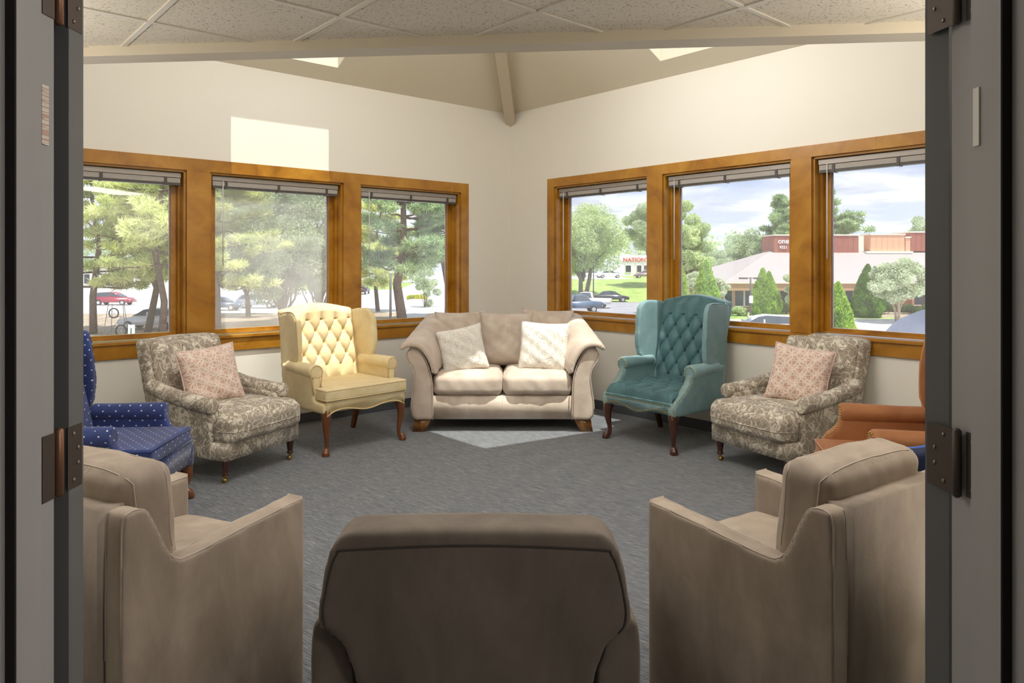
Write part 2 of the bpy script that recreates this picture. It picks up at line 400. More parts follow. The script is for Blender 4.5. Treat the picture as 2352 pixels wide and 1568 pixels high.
def thing(name, label, cat, loc, rz=0, group=None):
    return tag(empty(name, loc, rz), label, cat, group)
def struct(name, bm, m, label=None, smooth=False):
    o = obj(name, bm, m, None, smooth); o['kind'] = 'structure'
    if label: o['label'] = label
    return o
def box(bm, x0, x1, y0, y1, z0, z1, mi=0):
    vs = [bm.verts.new(p) for p in ((x0,y0,z0),(x1,y0,z0),(x1,y1,z0),(x0,y1,z0),(x0,y0,z1),(x1,y0,z1),(x1,y1,z1),(x0,y1,z1))]
    for q in ((0,3,2,1),(4,5,6,7),(0,1,5,4),(1,2,6,5),(2,3,7,6),(3,0,4,7)):
        f = bm.faces.new([vs[i] for i in q]); f.material_index = mi
    return vs
def B(*a):
    bm = bmesh.new()
    if isinstance(a[0], (int, float)): box(bm, *a)
    else:
        for q in a: box(bm, *q)
    return bm
def bev(bm, wd=.01, seg=2, ang=.5):
    es = [e for e in bm.edges if len(e.link_faces) == 2 and e.calc_face_angle(0) > ang]
    bmesh.ops.bevel(bm, geom=es, offset=wd, segments=seg, profile=.5, affect='EDGES', clamp_overlap=True)
    return bm
def prism(bm, pts, axis, a, b, f=None):
    """extrude a 2-D outline; axis 'x': pts are (y,z); 'y': (x,z); 'z': (x,y).  f moves the vertices afterwards"""
    def P(p, t):
        v = {'x': (t, p[0], p[1]), 'y': (p[0], t, p[1]), 'z': (p[0], p[1], t)}[axis]
        return f(*v) if f else v
    A = [bm.verts.new(P(p, a)) for p in pts]; Z = [bm.verts.new(P(p, b)) for p in pts]; n = len(pts)
    bm.faces.new(A[::-1]); bm.faces.new(Z)
    for i in range(n): bm.faces.new((A[i], A[(i+1) % n], Z[(i+1) % n], Z[i]))
    return A, Z
def tube(bm, pts, rad, seg=8, cap=True, sq=False):
    pts = [Vector(p) for p in pts]; n = len(pts); rings = []
    rad = rad if isinstance(rad, (list, tuple)) else [rad]*n
    T0 = (pts[1]-pts[0]).normalized(); up = Vector((0,0,1)) if abs(T0.z) < .9 else Vector((0,1,0))
    a = T0.cross(up).normalized()
    for i, p in enumerate(pts):
        T = (pts[min(i+1, n-1)]-pts[max(i-1, 0)]).normalized(); a = (a - T*a.dot(T)).normalized(); b = T.cross(a)
        ring = []
        for k in range(seg):
            t = 2*PI*(k+.5)/seg; ring.append(bm.verts.new(p + (a*math.cos(t)+b*math.sin(t))*rad[i]))
        rings.append(ring)
    for i in range(n-1):
        for k in range(seg): bm.faces.new((rings[i][k], rings[i][(k+1) % seg], rings[i+1][(k+1) % seg], rings[i+1][k]))
    if cap: bm.faces.new(rings[0][::-1]); bm.faces.new(rings[-1])
    return bm
def lathe(bm, prof, seg=16, o=(0,0,0)):
    rings = []
    for r, z in prof:
        rings.append([bm.verts.new((o[0]+r*math.cos(2*PI*k/seg), o[1]+r*math.sin(2*PI*k/seg), o[2]+z)) for k in range(seg)])
    for i in range(len(rings)-1):
        for k in range(seg): bm.faces.new((rings[i][k], rings[i][(k+1) % seg], rings[i+1][(k+1) % seg], rings[i+1][k]))
    bm.faces.new(rings[0][::-1]); bm.faces.new(rings[-1]); return bm
def ball(bm, c, r, sx=1, sy=1, sz=1, u=8, v=5):
    res = bmesh.ops.create_uvsphere(bm, u_segments=u, v_segments=v, radius=r)
    for q in res['verts']: q.co = Vector((c[0]+q.co.x*sx, c[1]+q.co.y*sy, c[2]+q.co.z*sz))
def soft(o, voxel=.014, it=6, fac=.5):
    m = o.modifiers.new('remesh', 'REMESH'); m.mode = 'VOXEL'; m.voxel_size = voxel; m.use_smooth_shade = True
    s = o.modifiers.new('smooth', 'SMOOTH'); s.iterations = it; s.factor = fac
    dg = bpy.context.evaluated_depsgraph_get(); me = bpy.data.meshes.new_from_object(o.evaluated_get(dg)); old = o.data; o.modifiers.clear()
    if not me.materials: me.materials.append(old.materials[0])
    o.data = me; me.polygons.foreach_set('use_smooth', [True]*len(me.polygons)); return o
def snapn(path, objs, off=.0):
    c = [snap(path, o, off) for o in objs]
    return [min((q[i] for q in c), key=lambda v: (v-Vector(path[i])).length) for i in range(len(path))]
def snap(path, o, off=.0):
    """lay a path onto the surface of an upholstered part"""
    me = o.data; t = BVHTree.FromPolygons([v.co for v in me.vertices], [p.vertices for p in me.polygons]); out_ = []
    for p in path:
        h = t.find_nearest(Vector(p)); out_.append(h[0]+h[1]*off)
    return out_
def sm_noise(x, y, z, s=0.0):
    return (math.sin(x*1.7+y*2.3+z*1.1+s)+math.sin(x*3.1-y*1.9+z*2.7+s*2.1)*.6+math.sin(-x*5.3+y*4.1+z*3.9+s*.7)*.35)/1.95
def cushion(wd, dp, ht, r=.04, crown=.02, n=14, wob=.003, freq=14, seed=0., front=.0):
    """soft box centred on the origin: rounded edges, puffed top and front"""
    bm = bmesh.new(); bmesh.ops.create_cube(bm, size=2)
    bmesh.ops.subdivide_edges(bm, edges=bm.edges[:], cuts=n, use_grid_fill=True)
    H = Vector((wd/2, dp/2, ht/2))
    for v in bm.verts:
        u = v.co.copy()
        p = Vector((u.x*H.x, u.y*H.y, u.z*H.z))
        q = Vector((max(-H.x+r, min(H.x-r, p.x)), max(-H.y+r, min(H.y-r, p.y)), max(-H.z+r, min(H.z-r, p.z))))
        dlt = p-q
        if dlt.length > 1e-9: p = q + dlt.normalized()*r
        fx, fy, fz = max(0, 1-u.x*u.x), max(0, 1-u.y*u.y), max(0, 1-u.z*u.z)
        p.z += crown*math.sqrt(fx*fy)*(1 if u.z > 0 else -.3)*abs(u.z)
        p.y += (-front if u.y < 0 else front*.5)*math.sqrt(fx*fz)*abs(u.y)
        p += Vector((1, 1, 1))*0 + (dlt.normalized() if dlt.length > 1e-9 else Vector((0,0,1)))*wob*sm_noise(p.x*freq, p.y*freq, p.z*freq, seed)
        v.co = p
    return bm
def xf(bm, M): bm.transform(M); return bm
def TR(x, y, z): return Matrix.Translation((x, y, z))
def RX(a): return Matrix.Rotation(a, 4, 'X')
def RY(a): return Matrix.Rotation(a, 4, 'Y')
def RZ(a): return Matrix.Rotation(a, 4, 'Z')
def pillow_bm(wd, ht, t, n=26, seed=0., wr=.006):
    """thin pillow in the x-z plane with pinched corners"""
    bm = bmesh.new(); grids = []
    for s in (-1, 1):
        gr = []
        for i in range(n+1):
            row = []
            for j in range(n+1):
                u, v = 2*i/n-1, 2*j/n-1
                if s == 1 and (i in (0, n) or j in (0, n)): row.append(grids[0][i][j]); continue
                x = wd/2*u*(1-.07*(1-v*v)); z = ht/2*v*(1-.07*(1-u*u))
                th = t/2*(max(0, (1-u**4))*max(0, (1-v**4)))**.55
                th += wr*sm_noise(u*5, v*5, s, seed)*min(1, th*20)
                row.append(bm.verts.new((x, s*th, z)))
            gr.append(row)
        grids.append(gr)
    for s in (0, 1):
        for i in range(n):
            for j in range(n):
                q = (grids[s][i][j], grids[s][i+1][j], grids[s][i+1][j+1], grids[s][i][j+1])
                bm.faces.new(q if s == 0 else q[::-1])
    return bm
def pillow_edge(wd, ht):
    pts = []
    for k in range(4):
        for i in range(8):
            t = 2*i/8-1
            u, v = [(t, -1), (1, t), (-t, 1), (-1, -t)][k]
            pts.append((wd/2*u*(1-.07*(1-v*v)), 0, ht/2*v*(1-.07*(1-u*u))))
    pts.append(pts[0]); return pts
def spline(pts, n=6):
    """Catmull-Rom through the points"""
    P = [Vector(p) for p in pts]; out_ = []
    for i in range(len(P)-1):
        a, b, c, d_ = P[max(i-1, 0)], P[i], P[i+1], P[min(i+2, len(P)-1)]
        for k in range(n):
            t = k/n; out_.append(.5*((2*b)+(c-a)*t+(2*a-5*b+4*c-d_)*t*t+(3*b-a-3*c+d_)*t**3))
    out_.append(P[-1]); return out_
def sp2(pts, n=6): return [(p.x, p.y) for p in spline([(a, b, 0) for a, b in pts], n)]
def clip(poly, p0, nrm):
    """keep the part of a 2-D polygon where (p-p0).nrm <= 0"""
    out_ = []
    for i in range(len(poly)):
        a, b = Vector(poly[i]), Vector(poly[(i+1) % len(poly)])
        da, db = (a-p0).dot(nrm), (b-p0).dot(nrm)
        if da <= 0: out_.append(a)
        if da*db < 0: out_.append(a+(b-a)*(da/(da-db)))
    return out_

# ================================================================== ROOM SHELL
ANG_L = math.atan2(UL.y, UL.x); ANG_R = math.atan2(-UR.y, -UR.x)
ZT = 3.16; PITCH = .5; ZC = 2.53; RIDGE = 3.1
WALLS = {  # side: (head, stool top, apron bottom, [(opening start, end) x3])
    'left': dict(head=2.222, sill=.842, apron=.722, top=2.322, op=[(.715, 1.923), (2.097, 3.32), (3.50, 4.72)]),
    'right': dict(head=2.276, sill=.91, apron=.80, top=2.365, op=[(.718, 1.955), (2.126, 3.364), (3.522, 4.74)]),
}
def place(o, side):
    o.location = CORNER; o.rotation_euler = (0, 0, ANG_L if side == 'left' else ANG_R); return o
def wb(side, s0, s1, d0, d1, z0, z1):
    return (s0, s1, d0, d1, z0, z1) if side == 'left' else (-s1, -s0, d0, d1, z0, z1)
def walls_bm(side):
    W = WALLS[side]; a, b = W['op'][0][0], W['op'][2][1]
    q = [wb(side, -.2, 6.4, -.2, 0, -.1, W['sill']-.005), wb(side, -.2, 6.4, -.2, 0, W['head'], ZT+.05),
         wb(side, -.2, a, -.2, 0, W['sill']-.005, W['head']), wb(side, b, 6.4, -.2, 0, W['sill']-.005, W['head'])]
    for k in (0, 1): q.append(wb(side, W['op'][k][1], W['op'][k+1][0], -.2, 0, W['sill']-.005, W['head']))
    return B(*q)
tn = [0]
def trim(side, boxes, label, m=M_OAK, bw=.003):
    tn[0] += 1
    bm = B(*[wb(side, *b) for b in boxes]); bev(bm, bw, 2)
    return place(struct(f'trim_{tn[0]}', bm, m, label), side)
wn = 0
for side in ('left', 'right'):
    W = WALLS[side]; S = 'left' if side == 'left' else 'right'
    place(struct(f'wall_{side}', walls_bm(side), M_WALL, f'cream painted {S} wall with three wood framed windows'), side)
    a, b = W['op'][0][0], W['op'][2][1]
    cut = 2.93 if side == 'left' else 4.0
    trim(side, [(a-.1, cut, 0, .02, W['head'], W['top'])], f'golden oak head casing above the {S} windows, corner length')
    trim(side, [(cut+.001, b+.1, 0, .02, W['head'], W['top'])], f'golden oak head casing above the {S} windows, far length')
    trim(side, [(a-.1, a, 0, .02, W['sill']+.012, W['head'])], f'golden oak side casing of the {S} windows beside the room corner')
    trim(side, [(b, b+.1, 0, .02, W['sill']+.012, W['head'])], f'golden oak side casing at the outer end of the {S} windows')
    for k in (0, 1):
        e0, e1 = W['op'][k][1], W['op'][k+1][0]
        trim(side, [(e0-.002, e1+.002, 0, .024, W['sill']+.012, W['head']-.001)], f'wide golden oak mullion casing, number {k+1} from the corner in the {S} wall')
    trim(side, [(a-.13, b+.13, -.10, .034, W['sill']-.010, W['sill']+.010)], f'oak window stool ledge under the {S} windows')
    trim(side, [(a-.1, b+.1, 0, .018, W['apron'], W['sill']-.012)], f'golden oak apron board below the {S} window ledge')
    names = ['next to the room corner', 'in the middle of the wall', 'farthest from the room corner']
    for k, (s0, s1) in enumerate(W['op']):
        wn += 1
        h, z0 = W['head'], W['sill']+.010
        bm = B(*[wb(side, *q) for q in ((s0-.001, s0+.02, -.19, 0, z0, h), (s1-.02, s1+.001, -.19, 0, z0, h), (s0, s1, -.19, 0, h-.018, h), (s0, s1, -.19, -.10, z0-.02, z0))])
        bev(bm, .002, 1)
        win = place(struct(f'window_{wn}', bm, M_OAK, f'{S} wall window {names[k]}'), side)
        def fr(i0, d0, d1, wdt):
            return [wb(side, *q) for q in ((s0+i0, s0+i0+wdt, d0, d1, z0+i0*.4, h-i0), (s1-i0-wdt, s1-i0, d0, d1, z0+i0*.4, h-i0),
                    (s0+i0+wdt, s1-i0-wdt, d0, d1, h-i0-wdt, h-i0), (s0+i0+wdt, s1-i0-wdt, d0, d1, z0+i0*.4, z0+i0*.4+wdt*.62))]
        obj('stop_moulding', bev(B(*fr(.02, -.125, -.075, .022)), .004, 2), M_OAK, win)
        obj('sash', bev(B(*fr(.042, -.165, -.115, .045)), .004, 2), M_OAK, win)
        obj('glazing_bead', B(*fr(.087, -.150, -.140, .009)), M_SASHM, win)
        obj('pane', B(wb(side, s0+.09, s1-.09, -.1505, -.1465, z0+.045, h-.09)), M_GLASSD if (side == 'left' and k == 1) else M_GLASS, win)
        # raised metal blind bunched at the head
        t = thing('window_blind', f'raised metal blind in the {S} wall window {names[k]}', 'blind', CORNER, ANG_L if side == 'left' else ANG_R, 'raised window blinds')
        b0, b1 = s0+.035, s1-.035
        obj('headrail', bev(B(wb(side, b0, b1, -.075, -.025, h-.062, h-.026)), .003, 2), M_BLIND, t)
        q = [wb(side, b0+.004, b1-.004, -.073, -.027, h-.070-i*.0042, h-.0682-i*.0042) for i in range(9)]
        st = obj('slat_stack', B(*q), M_BLINDL, t); st['kind'] = 'stuff'
        obj('bottom_rail', bev(B(wb(side, b0+.002, b1-.002, -.076, -.024, h-.126, h-.106)), .004, 2), M_BLINDD, t)
        for f_ in (.1, .5, .9):
            cxx = b0+(b1-b0)*f_
            obj('cord_clip', bev(B(wb(side, cxx-.010, cxx+.010, -.080, -.020, h-.130, h-.066)), .003, 1), M_BLINDD, t)
        sx = b1-.085 if side == 'left' else b0+.07
        sx = sx if side == 'left' else -sx
        obj('wand', tube(bmesh.new(), [(sx, -.018, h-.06), (sx, -.016, h-.78)], .004, 6), M_WAND, t, True)
for side in ('left', 'right'):
    bm = B(wb(side, .012, 6.35, 0, .010, 0, .10)); bev(bm, .002, 1)
    bb = place(struct(f'baseboard_{side}', bm, M_BASE, f'dark grey vinyl baseboard along the {side} wall'), side)
    obj('cove_lip', bev(B(wb(side, .02, 6.35, .010, .022, 0, .009)), .003, 2), M_LIP, bb)

def P2(s, d): p = CORNER+UL*s+NL*d; return p
LE = CORNER+UL*6.2; RE = CORNER+UR*6.2
kL = (LE.y-1.24)/-NL.y; LX = LE+NL*kL; kR = (RE.y-1.24)/-NR.y; RX_ = RE+NR*kR
def wall_seg(name, p, q, z0, z1, th, label, m=M_WALL):
    v = (q-p); a = math.atan2(v.y, v.x); bm = B(0, v.length, -th, 0, z0, z1)
    o = struct(name, bm, m, label); o.location = (p.x, p.y, 0); o.rotation_euler = (0, 0, a); return o
wall_seg('wall_rear_left', LE, LX, -.1, 3.3, .15, 'plain cream wall behind the blue chair')
wall_seg('wall_rear_right', RX_, RE, -.1, 3.3, .15, 'plain cream wall behind the rust chair')
# floor follows the room outline and the hall
fl = [(CX, CY+.1), (LE.x-.1, LE.y), (LX.x-.1, 1.2), (-1.9, 1.2), (-1.9, -2.7), (1.9, -2.7), (1.9, 1.2), (RX_.x+.1, 1.2), (RE.x+.1, RE.y)]
bm = bmesh.new(); prism(bm, fl, 'z', -.25, 0); struct('floor', bm, M_CARPET, 'grey streaked carpet')
# door wall with its hollow metal frame
bm = B((-2.6, -.84, 1.07, 1.24, -.05, 2.6), (.84, 2.0, 1.07, 1.24, -.05, 2.6), (-.84, .84, 1.07, 1.24, 2.14, 2.6))
struct('wall_door', bm, M_WALL, 'wall around the double doorway')
struct('wall_hall_left', B(-2.0, -1.9, -2.7, 1.07, -.05, 2.6), M_WALL, 'hall side wall')
struct('wall_hall_right', B(1.9, 2.0, -2.7, 1.07, -.05, 2.6), M_WALL, 'hall side wall')
struct('wall_hall_back', B(-1.9, 1.9, -2.8, -2.7, -.05, 2.6), M_WALL, 'hall end wall')
bm = bmesh.new()
pl_ = [(-.86, 1.04), (-.80, 1.04), (-.80, 1.13), (-.784, 1.13), (-.784, 1.19), (-.80, 1.19), (-.80, 1.247), (-.86, 1.247)]
pr_ = [(.86, 1.04), (.80, 1.04), (.80, 1.146), (.784, 1.146), (.784, 1.22), (.80, 1.22), (.80, 1.299), (.86, 1.299)]
prism(bm, pl_, 'z', 0, 2.20); prism(bm, pr_, 'z', 0, 2.20)
box(bm, -.80, .80, 1.04, 1.28, 2.13, 2.20); box(bm, -.784, .784, 1.13, 1.20, 2.114, 2.13)
df = struct('doorframe', bm, M_FRAME, 'grey enamelled hollow metal double door frame')
for sx_, y_ in ((-1, 1.13), (1, 1.146)): obj('shade_strip', B(min(sx_*.80, sx_*.7845), max(sx_*.80, sx_*.7845), y_-.0035, y_, .01, 2.11), M_GAP, df)  # black strips that paint shade onto the step of the stop
obj('rating_label', bev(B(-.7995, -.7980, 1.213, 1.231, 1.655, 1.757), .0005, 1), M_LABEL, df)
bm = B(.7815, .7835, 1.196, 1.211, 1.65, 1.748); obj('rating_label', bm, M_LABELW, df)
def hinge(parent, z, sgn, fr_pl, barrel, dr_pl):
    """frame leaf, knuckle, door leaf given in world plan coordinates; the parent sits at the origin"""
    h = .057
    def plate(nm, p, q, th):
        v = Vector(q)-Vector(p); n = Vector((-v.y, v.x)).normalized()*th
        bm = bmesh.new(); prism(bm, [tuple(p), tuple(q), (q[0]+n.x, q[1]+n.y), (p[0]+n.x, p[1]+n.y)], 'z', z-h, z+h)
        return obj(nm, bm, M_BRONZE, parent)
    a = plate('hinge_leaf', *fr_pl, .0012*sgn)
    for dz in (-.042, .042):
        m_ = (Vector(fr_pl[0])+Vector(fr_pl[1]))/2
        obj('screw', ball2((m_.x+(-.0012 if sgn > 0 else .0012)*(-1 if m_.x < 0 else 1), m_.y, z+dz)), M_SCREW, a, True)
    bm = bmesh.new(); lathe(bm, [(.0035, -h-.004), (.0075, -h), (.0075, h), (.0035, h+.004)], 14, (barrel[0], barrel[1], z))
    obj('hinge_barrel', bm, M_BRONZE if sgn > 0 else M_COPPER, parent, True)
    c = plate('hinge_leaf', *dr_pl, .0012*sgn)
    p, q = Vector(dr_pl[0]), Vector(dr_pl[1])
    for dz, t in ((-.042, .4), (-.014, .72), (.014, .72), (.042, .4)):
        m_ = p.lerp(q, t); n = Vector((-(q-p).y, (q-p).x)).normalized()*.0016*sgn
        obj('screw', ball2((m_.x+n.x, m_.y+n.y, z+dz)), M_SCREW, c, True)
def ball2(c):
    bm = bmesh.new(); ball(bm, c, .0042, .5, .9, 1, 8, 5); return bm
def door(name, P0, ang, sgn, label):
    bm = B((0, .80, 0, .044, .012, 2.11)) if sgn > 0 else B((-.80, 0, 0, .044, .012, 2.11))
    bev(bm, .002, 1); xf(bm, TR(P0[0], P0[1], 0) @ RZ(ang))
    o = struct(name, bm, M_DOOR, label)
    x = .73*sgn; M_ = TR(P0[0], P0[1], 0) @ RZ(ang)
    bm = bmesh.new(); tube(bm, [(x, .044, 1.0), (x, .095, 1.0)], .009, 10); tube(bm, [(x, .09, 1.0), (x-.11*sgn, .092, 1.0)], .008, 10)
    xf(bm, M_); obj('lever_handle', bm, M_SCREW, o, True)
    return o
dL = door('door_1', (-.80, 1.289), 0, -1, 'left grey door leaf swung fully open against the wall')
dR = door('door_2', (.80, 1.308), math.radians(28.6), 1, 'right grey door leaf swung open into the room')
for z in (1.10, 1.935, .25):
    hinge(dL, z, -1, ((-.7990, 1.214), (-.7990, 1.246)), (-.803, 1.266), ((-.8000, 1.285), (-.8000, 1.327)))
    hinge(dR, z, 1, ((.7985, 1.222), (.7985, 1.254)), (.786, 1.262), ((.7885, 1.270), (.7775, 1.336)))
# ---- flat tile ceiling, cut off along the dropped edge beam
def soff(x): return 3.362-.0925*x
sdir = Vector((1, -.0925)).normalized(); snrm = Vector((.0925, 1)).normalized()
S0 = Vector((0, soff(0)))
bm = B(-3.6, 3.2, 1.0, 3.0, ZC+.05, ZC+.12); box(bm, -3.6, 0, 3.0, 3.4, ZC+.05, ZC+.12)
ceil = struct('ceiling', bm, M_GAP, 'suspended tile ceiling over the doorway side of the room')
U2, V2 = Vector((UL.x, UL.y)), Vector((UR.x, UR.y)); O2 = Vector((.110, 3.067))
for i in range(-7, 8):
    for j in range(-7, 8):
        c0 = O2+U2*(.61*i)+V2*(.61*j); e = .011
        q = [c0+U2*e+V2*e, c0+U2*(.61-e)+V2*e, c0+U2*(.61-e)+V2*(.61-e), c0+U2*e+V2*(.61-e)]
        q = clip(q, S0, snrm); 
        if len(q) > 2: q = clip(q, Vector((0, 1.26)), Vector((0, -1)))
        if len(q) > 2: q = clip(q, Vector((LE.x, LE.y)), -Vector((UL.x, UL.y))*-1)
        if len(q) > 2: q = clip(q, Vector((RE.x, RE.y)), Vector((UR.x, UR.y)))
        if len(q) < 3: continue
        bm = bmesh.new(); prism(bm, [tuple(p) for p in q], 'z', ZC+.007, ZC+.02); obj('ceiling_tile', bm, M_TILE, ceil)
for (A_, B_) in ((U2, V2), (V2, U2)):
    for k in range(-7, 8):
        c0 = O2+A_*(.61*k)-B_*4.3; c1 = O2+A_*(.61*k)+B_*4.3
        q = [c0-A_*.011, c1-A_*.011, c1+A_*.011, c0+A_*.011]
        for p0, nn in ((S0, snrm), (Vector((0, 1.26)), Vector((0, -1))), (Vector((LE.x, LE.y)), U2), (Vector((RE.x, RE.y)), V2)):
            if len(q) > 2: q = clip(q, p0, nn)
        if len(q) < 3: continue
        bm = bmesh.new(); prism(bm, [tuple(p) for p in q], 'z', ZC+(0 if A_ is U2 else .0008), ZC+.03); obj('grid_tee', bm, M_TEE, ceil)
struct('ceiling_hall', B(-2.0, 2.0, -2.7, 1.07, ZC, ZC+.1), M_WHITE, 'hall ceiling')
# dropped edge beam and the bulkhead above it
def along(a, b, y0, y1, z0, z1):
    bm = B(a, b, y0, y1, z0, z1); xf(bm, TR(0, S0.y, 0) @ RZ(math.atan2(sdir.y, sdir.x))); return bm
tn[0] += 1; bmb = along(-3.7, 3.5, 0, .13, 2.487, 2.60); bev(bmb, .003, 1); struct(f'trim_{tn[0]}', bmb, M_BEAM, 'painted beam edging the tile ceiling')
struct('wall_bulkhead', along(-4.6, 4.6, .01, .12, 2.60, 4.9), M_WALL, 'bulkhead above the beam')
# ---- vaulted roof planes with a skylight in each
def roof(name, cells, zf, label):
    bm = bmesh.new()
    for c in cells:
        lo = [P2(s, d) for s, d in c]
        A_ = [bm.verts.new((p.x, p.y, zf(*sd_))) for p, sd_ in zip(lo, c)]; Z_ = [bm.verts.new((p.x, p.y, zf(*sd_)+.12)) for p, sd_ in zip(lo, c)]
        n = len(c); bm.faces.new(A_[::-1]); bm.faces.new(Z_)
        for i in range(n): bm.faces.new((A_[i], A_[(i+1) % n], Z_[(i+1) % n], Z_[i]))
    return struct(name, bm, M_VAULT, label)
E_ = 6.6; a0, a1, b0, b1 = .18, 1.78, 2.24, 3.14
roof('ceiling_vault_left', [[(-.25,-.25),(E_,-.25),(E_,a0),(a0,a0)], [(a0,a0),(b0,a0),(b0,a1),(a1,a1)], [(b1,a0),(E_,a0),(E_,a1),(b1,a1)], [(a1,a1),(E_,a1),(E_,RIDGE),(RIDGE,RIDGE)]],
     lambda s, d: ZT+PITCH*d, 'sloping cream ceiling rising from the left wall')
roof('ceiling_vault_right', [[(y, x) for x, y in c] for c in ([(-.25,-.25),(E_,-.25),(E_,a0),(a0,a0)], [(a0,a0),(b0,a0),(b0,a1),(a1,a1)], [(b1,a0),(E_,a0),(E_,a1),(b1,a1)], [(a1,a1),(E_,a1),(E_,RIDGE),(RIDGE,RIDGE)])],
     lambda s, d: ZT+PITCH*s, 'sloping cream ceiling rising from the right wall')
roof('ceiling_cap', [[(RIDGE, RIDGE), (E_, RIDGE), (E_, E_), (RIDGE, E_)]], lambda s, d: ZT+PITCH*RIDGE, 'flat roof over the doorway side')
for i, sw in enumerate((False, True)):
    bm = bmesh.new(); c = [(b0-.04, a0-.04), (b1+.04, a0-.04), (b1+.04, a1+.04), (b0-.04, a1+.04)]
    c = [(y, x) for x, y in c] if sw else c
    pts = [P2(*q) for q in c]; zz = [ZT+PITCH*(q[0] if sw else q[1])+.128 for q in c]
    A_ = [bm.verts.new((p.x, p.y, z)) for p, z in zip(pts, zz)]; Z_ = [bm.verts.new((p.x, p.y, z+.006)) for p, z in zip(pts, zz)]
    bm.faces.new(A_); bm.faces.new(Z_)
    for k in range(4): bm.faces.new((A_[k], A_[(k+1) % 4], Z_[(k+1) % 4], Z_[k]))
    struct(f'window_{7+i}', bm, M_SKYG, 'skylight pane in the %s vault slope' % ('right' if sw else 'left'))
# hip rafter running up from the corner
hd = (UL+NL); hn = Vector((-hd.y, hd.x, 0)).normalized()*.055
bm = bmesh.new(); A_ = []; 
for t in (0, 3.2):
    p = CORNER+hd*t; zt = ZT+PITCH*t
    A_.append([bm.verts.new((p.x+sg*hn.x, p.y+sg*hn.y, zt+dz)) for sg, dz in ((-1, -.145), (1, -.145), (1, .05), (-1, .05))])
bm.faces.new(A_[0]); bm.faces.new(A_[1])
for k in range(4): bm.faces.new((A_[0][k], A_[0][(k+1) % 4], A_[1][(k+1) % 4], A_[1][k]))
tn[0] += 1; struct(f'trim_{tn[0]}', bm, M_BEAM, 'painted hip beam running up the vault from the corner')
# ================================================================== FURNITURE (local axes: front -y, back +y, z up)
def nails(pts, sp, o_off, parent, r=.0058):
    """brass nail heads along a path; far too many to pick apart singly"""
    P = [Vector(p) for p in pts]; bm = bmesh.new(); acc = 0
    for a, b in zip(P, P[1:]):
        L_ = (b-a).length; t = acc
        while t < L_:
            c = a.lerp(b, t/L_)+Vector(o_off); M_ = TR(*c)
            bmesh.ops.create_icosphere(bm, subdivisions=1, radius=r, matrix=M_); t += sp
        acc = t-L_
    o = obj('nailhead_trim', bm, M_NAIL, parent, True); o['kind'] = 'stuff'; return o
def grid_mesh(name, nu, nv, f, m, parent):
    V = [f(i/nu, j/nv) for j in range(nv+1) for i in range(nu+1)]
    F = [(j*(nu+1)+i, j*(nu+1)+i+1, (j+1)*(nu+1)+i+1, (j+1)*(nu+1)+i) for j in range(nv) for i in range(nu)]
    return mesh_np(name, V, F, m, parent, True)
def cabriole(parent, x, y, h, m, s, k=1.0):
    """front leg: knee swings out to the corner, ankle in, pad foot out"""
    dx, dy = .707*s, -.707
    q = [(0, h+.03, .040), (.004, h-.01, .040), (.012, h-.05, .034), (.010, h*.62, .026), (-.002, h*.40, .0185), (-.006, h*.22, .0155), (.004, h*.11, .0165), (.018, .045, .023), (.026, .020, .030), (.026, .006, .030), (.024, 0, .020)]
    P = [(x+dx*a, y+dy*a, z) for a, z, r in q]; rr = [r*k for a, z, r in q]
    sp_ = spline(P, 4); R = []
    for i in range(len(sp_)): 
        t = i/4; i0 = min(int(t), len(rr)-1); i1 = min(i0+1, len(rr)-1); R.append(rr[i0]*(1-(t-i0))+rr[i1]*(t-i0))
    bm = bmesh.new(); tube(bm, sp_, R, 14); return obj('leg', bm, m, parent, True)
def back_leg(parent, x, y, h, m, rake=.07):
    bm = bmesh.new(); tube(bm, [(x, y, h+.04), (x, y+.01, h*.6), (x, y+rake, 0)], [.032, .028, .022], 4); return obj('leg', bm, m, parent)
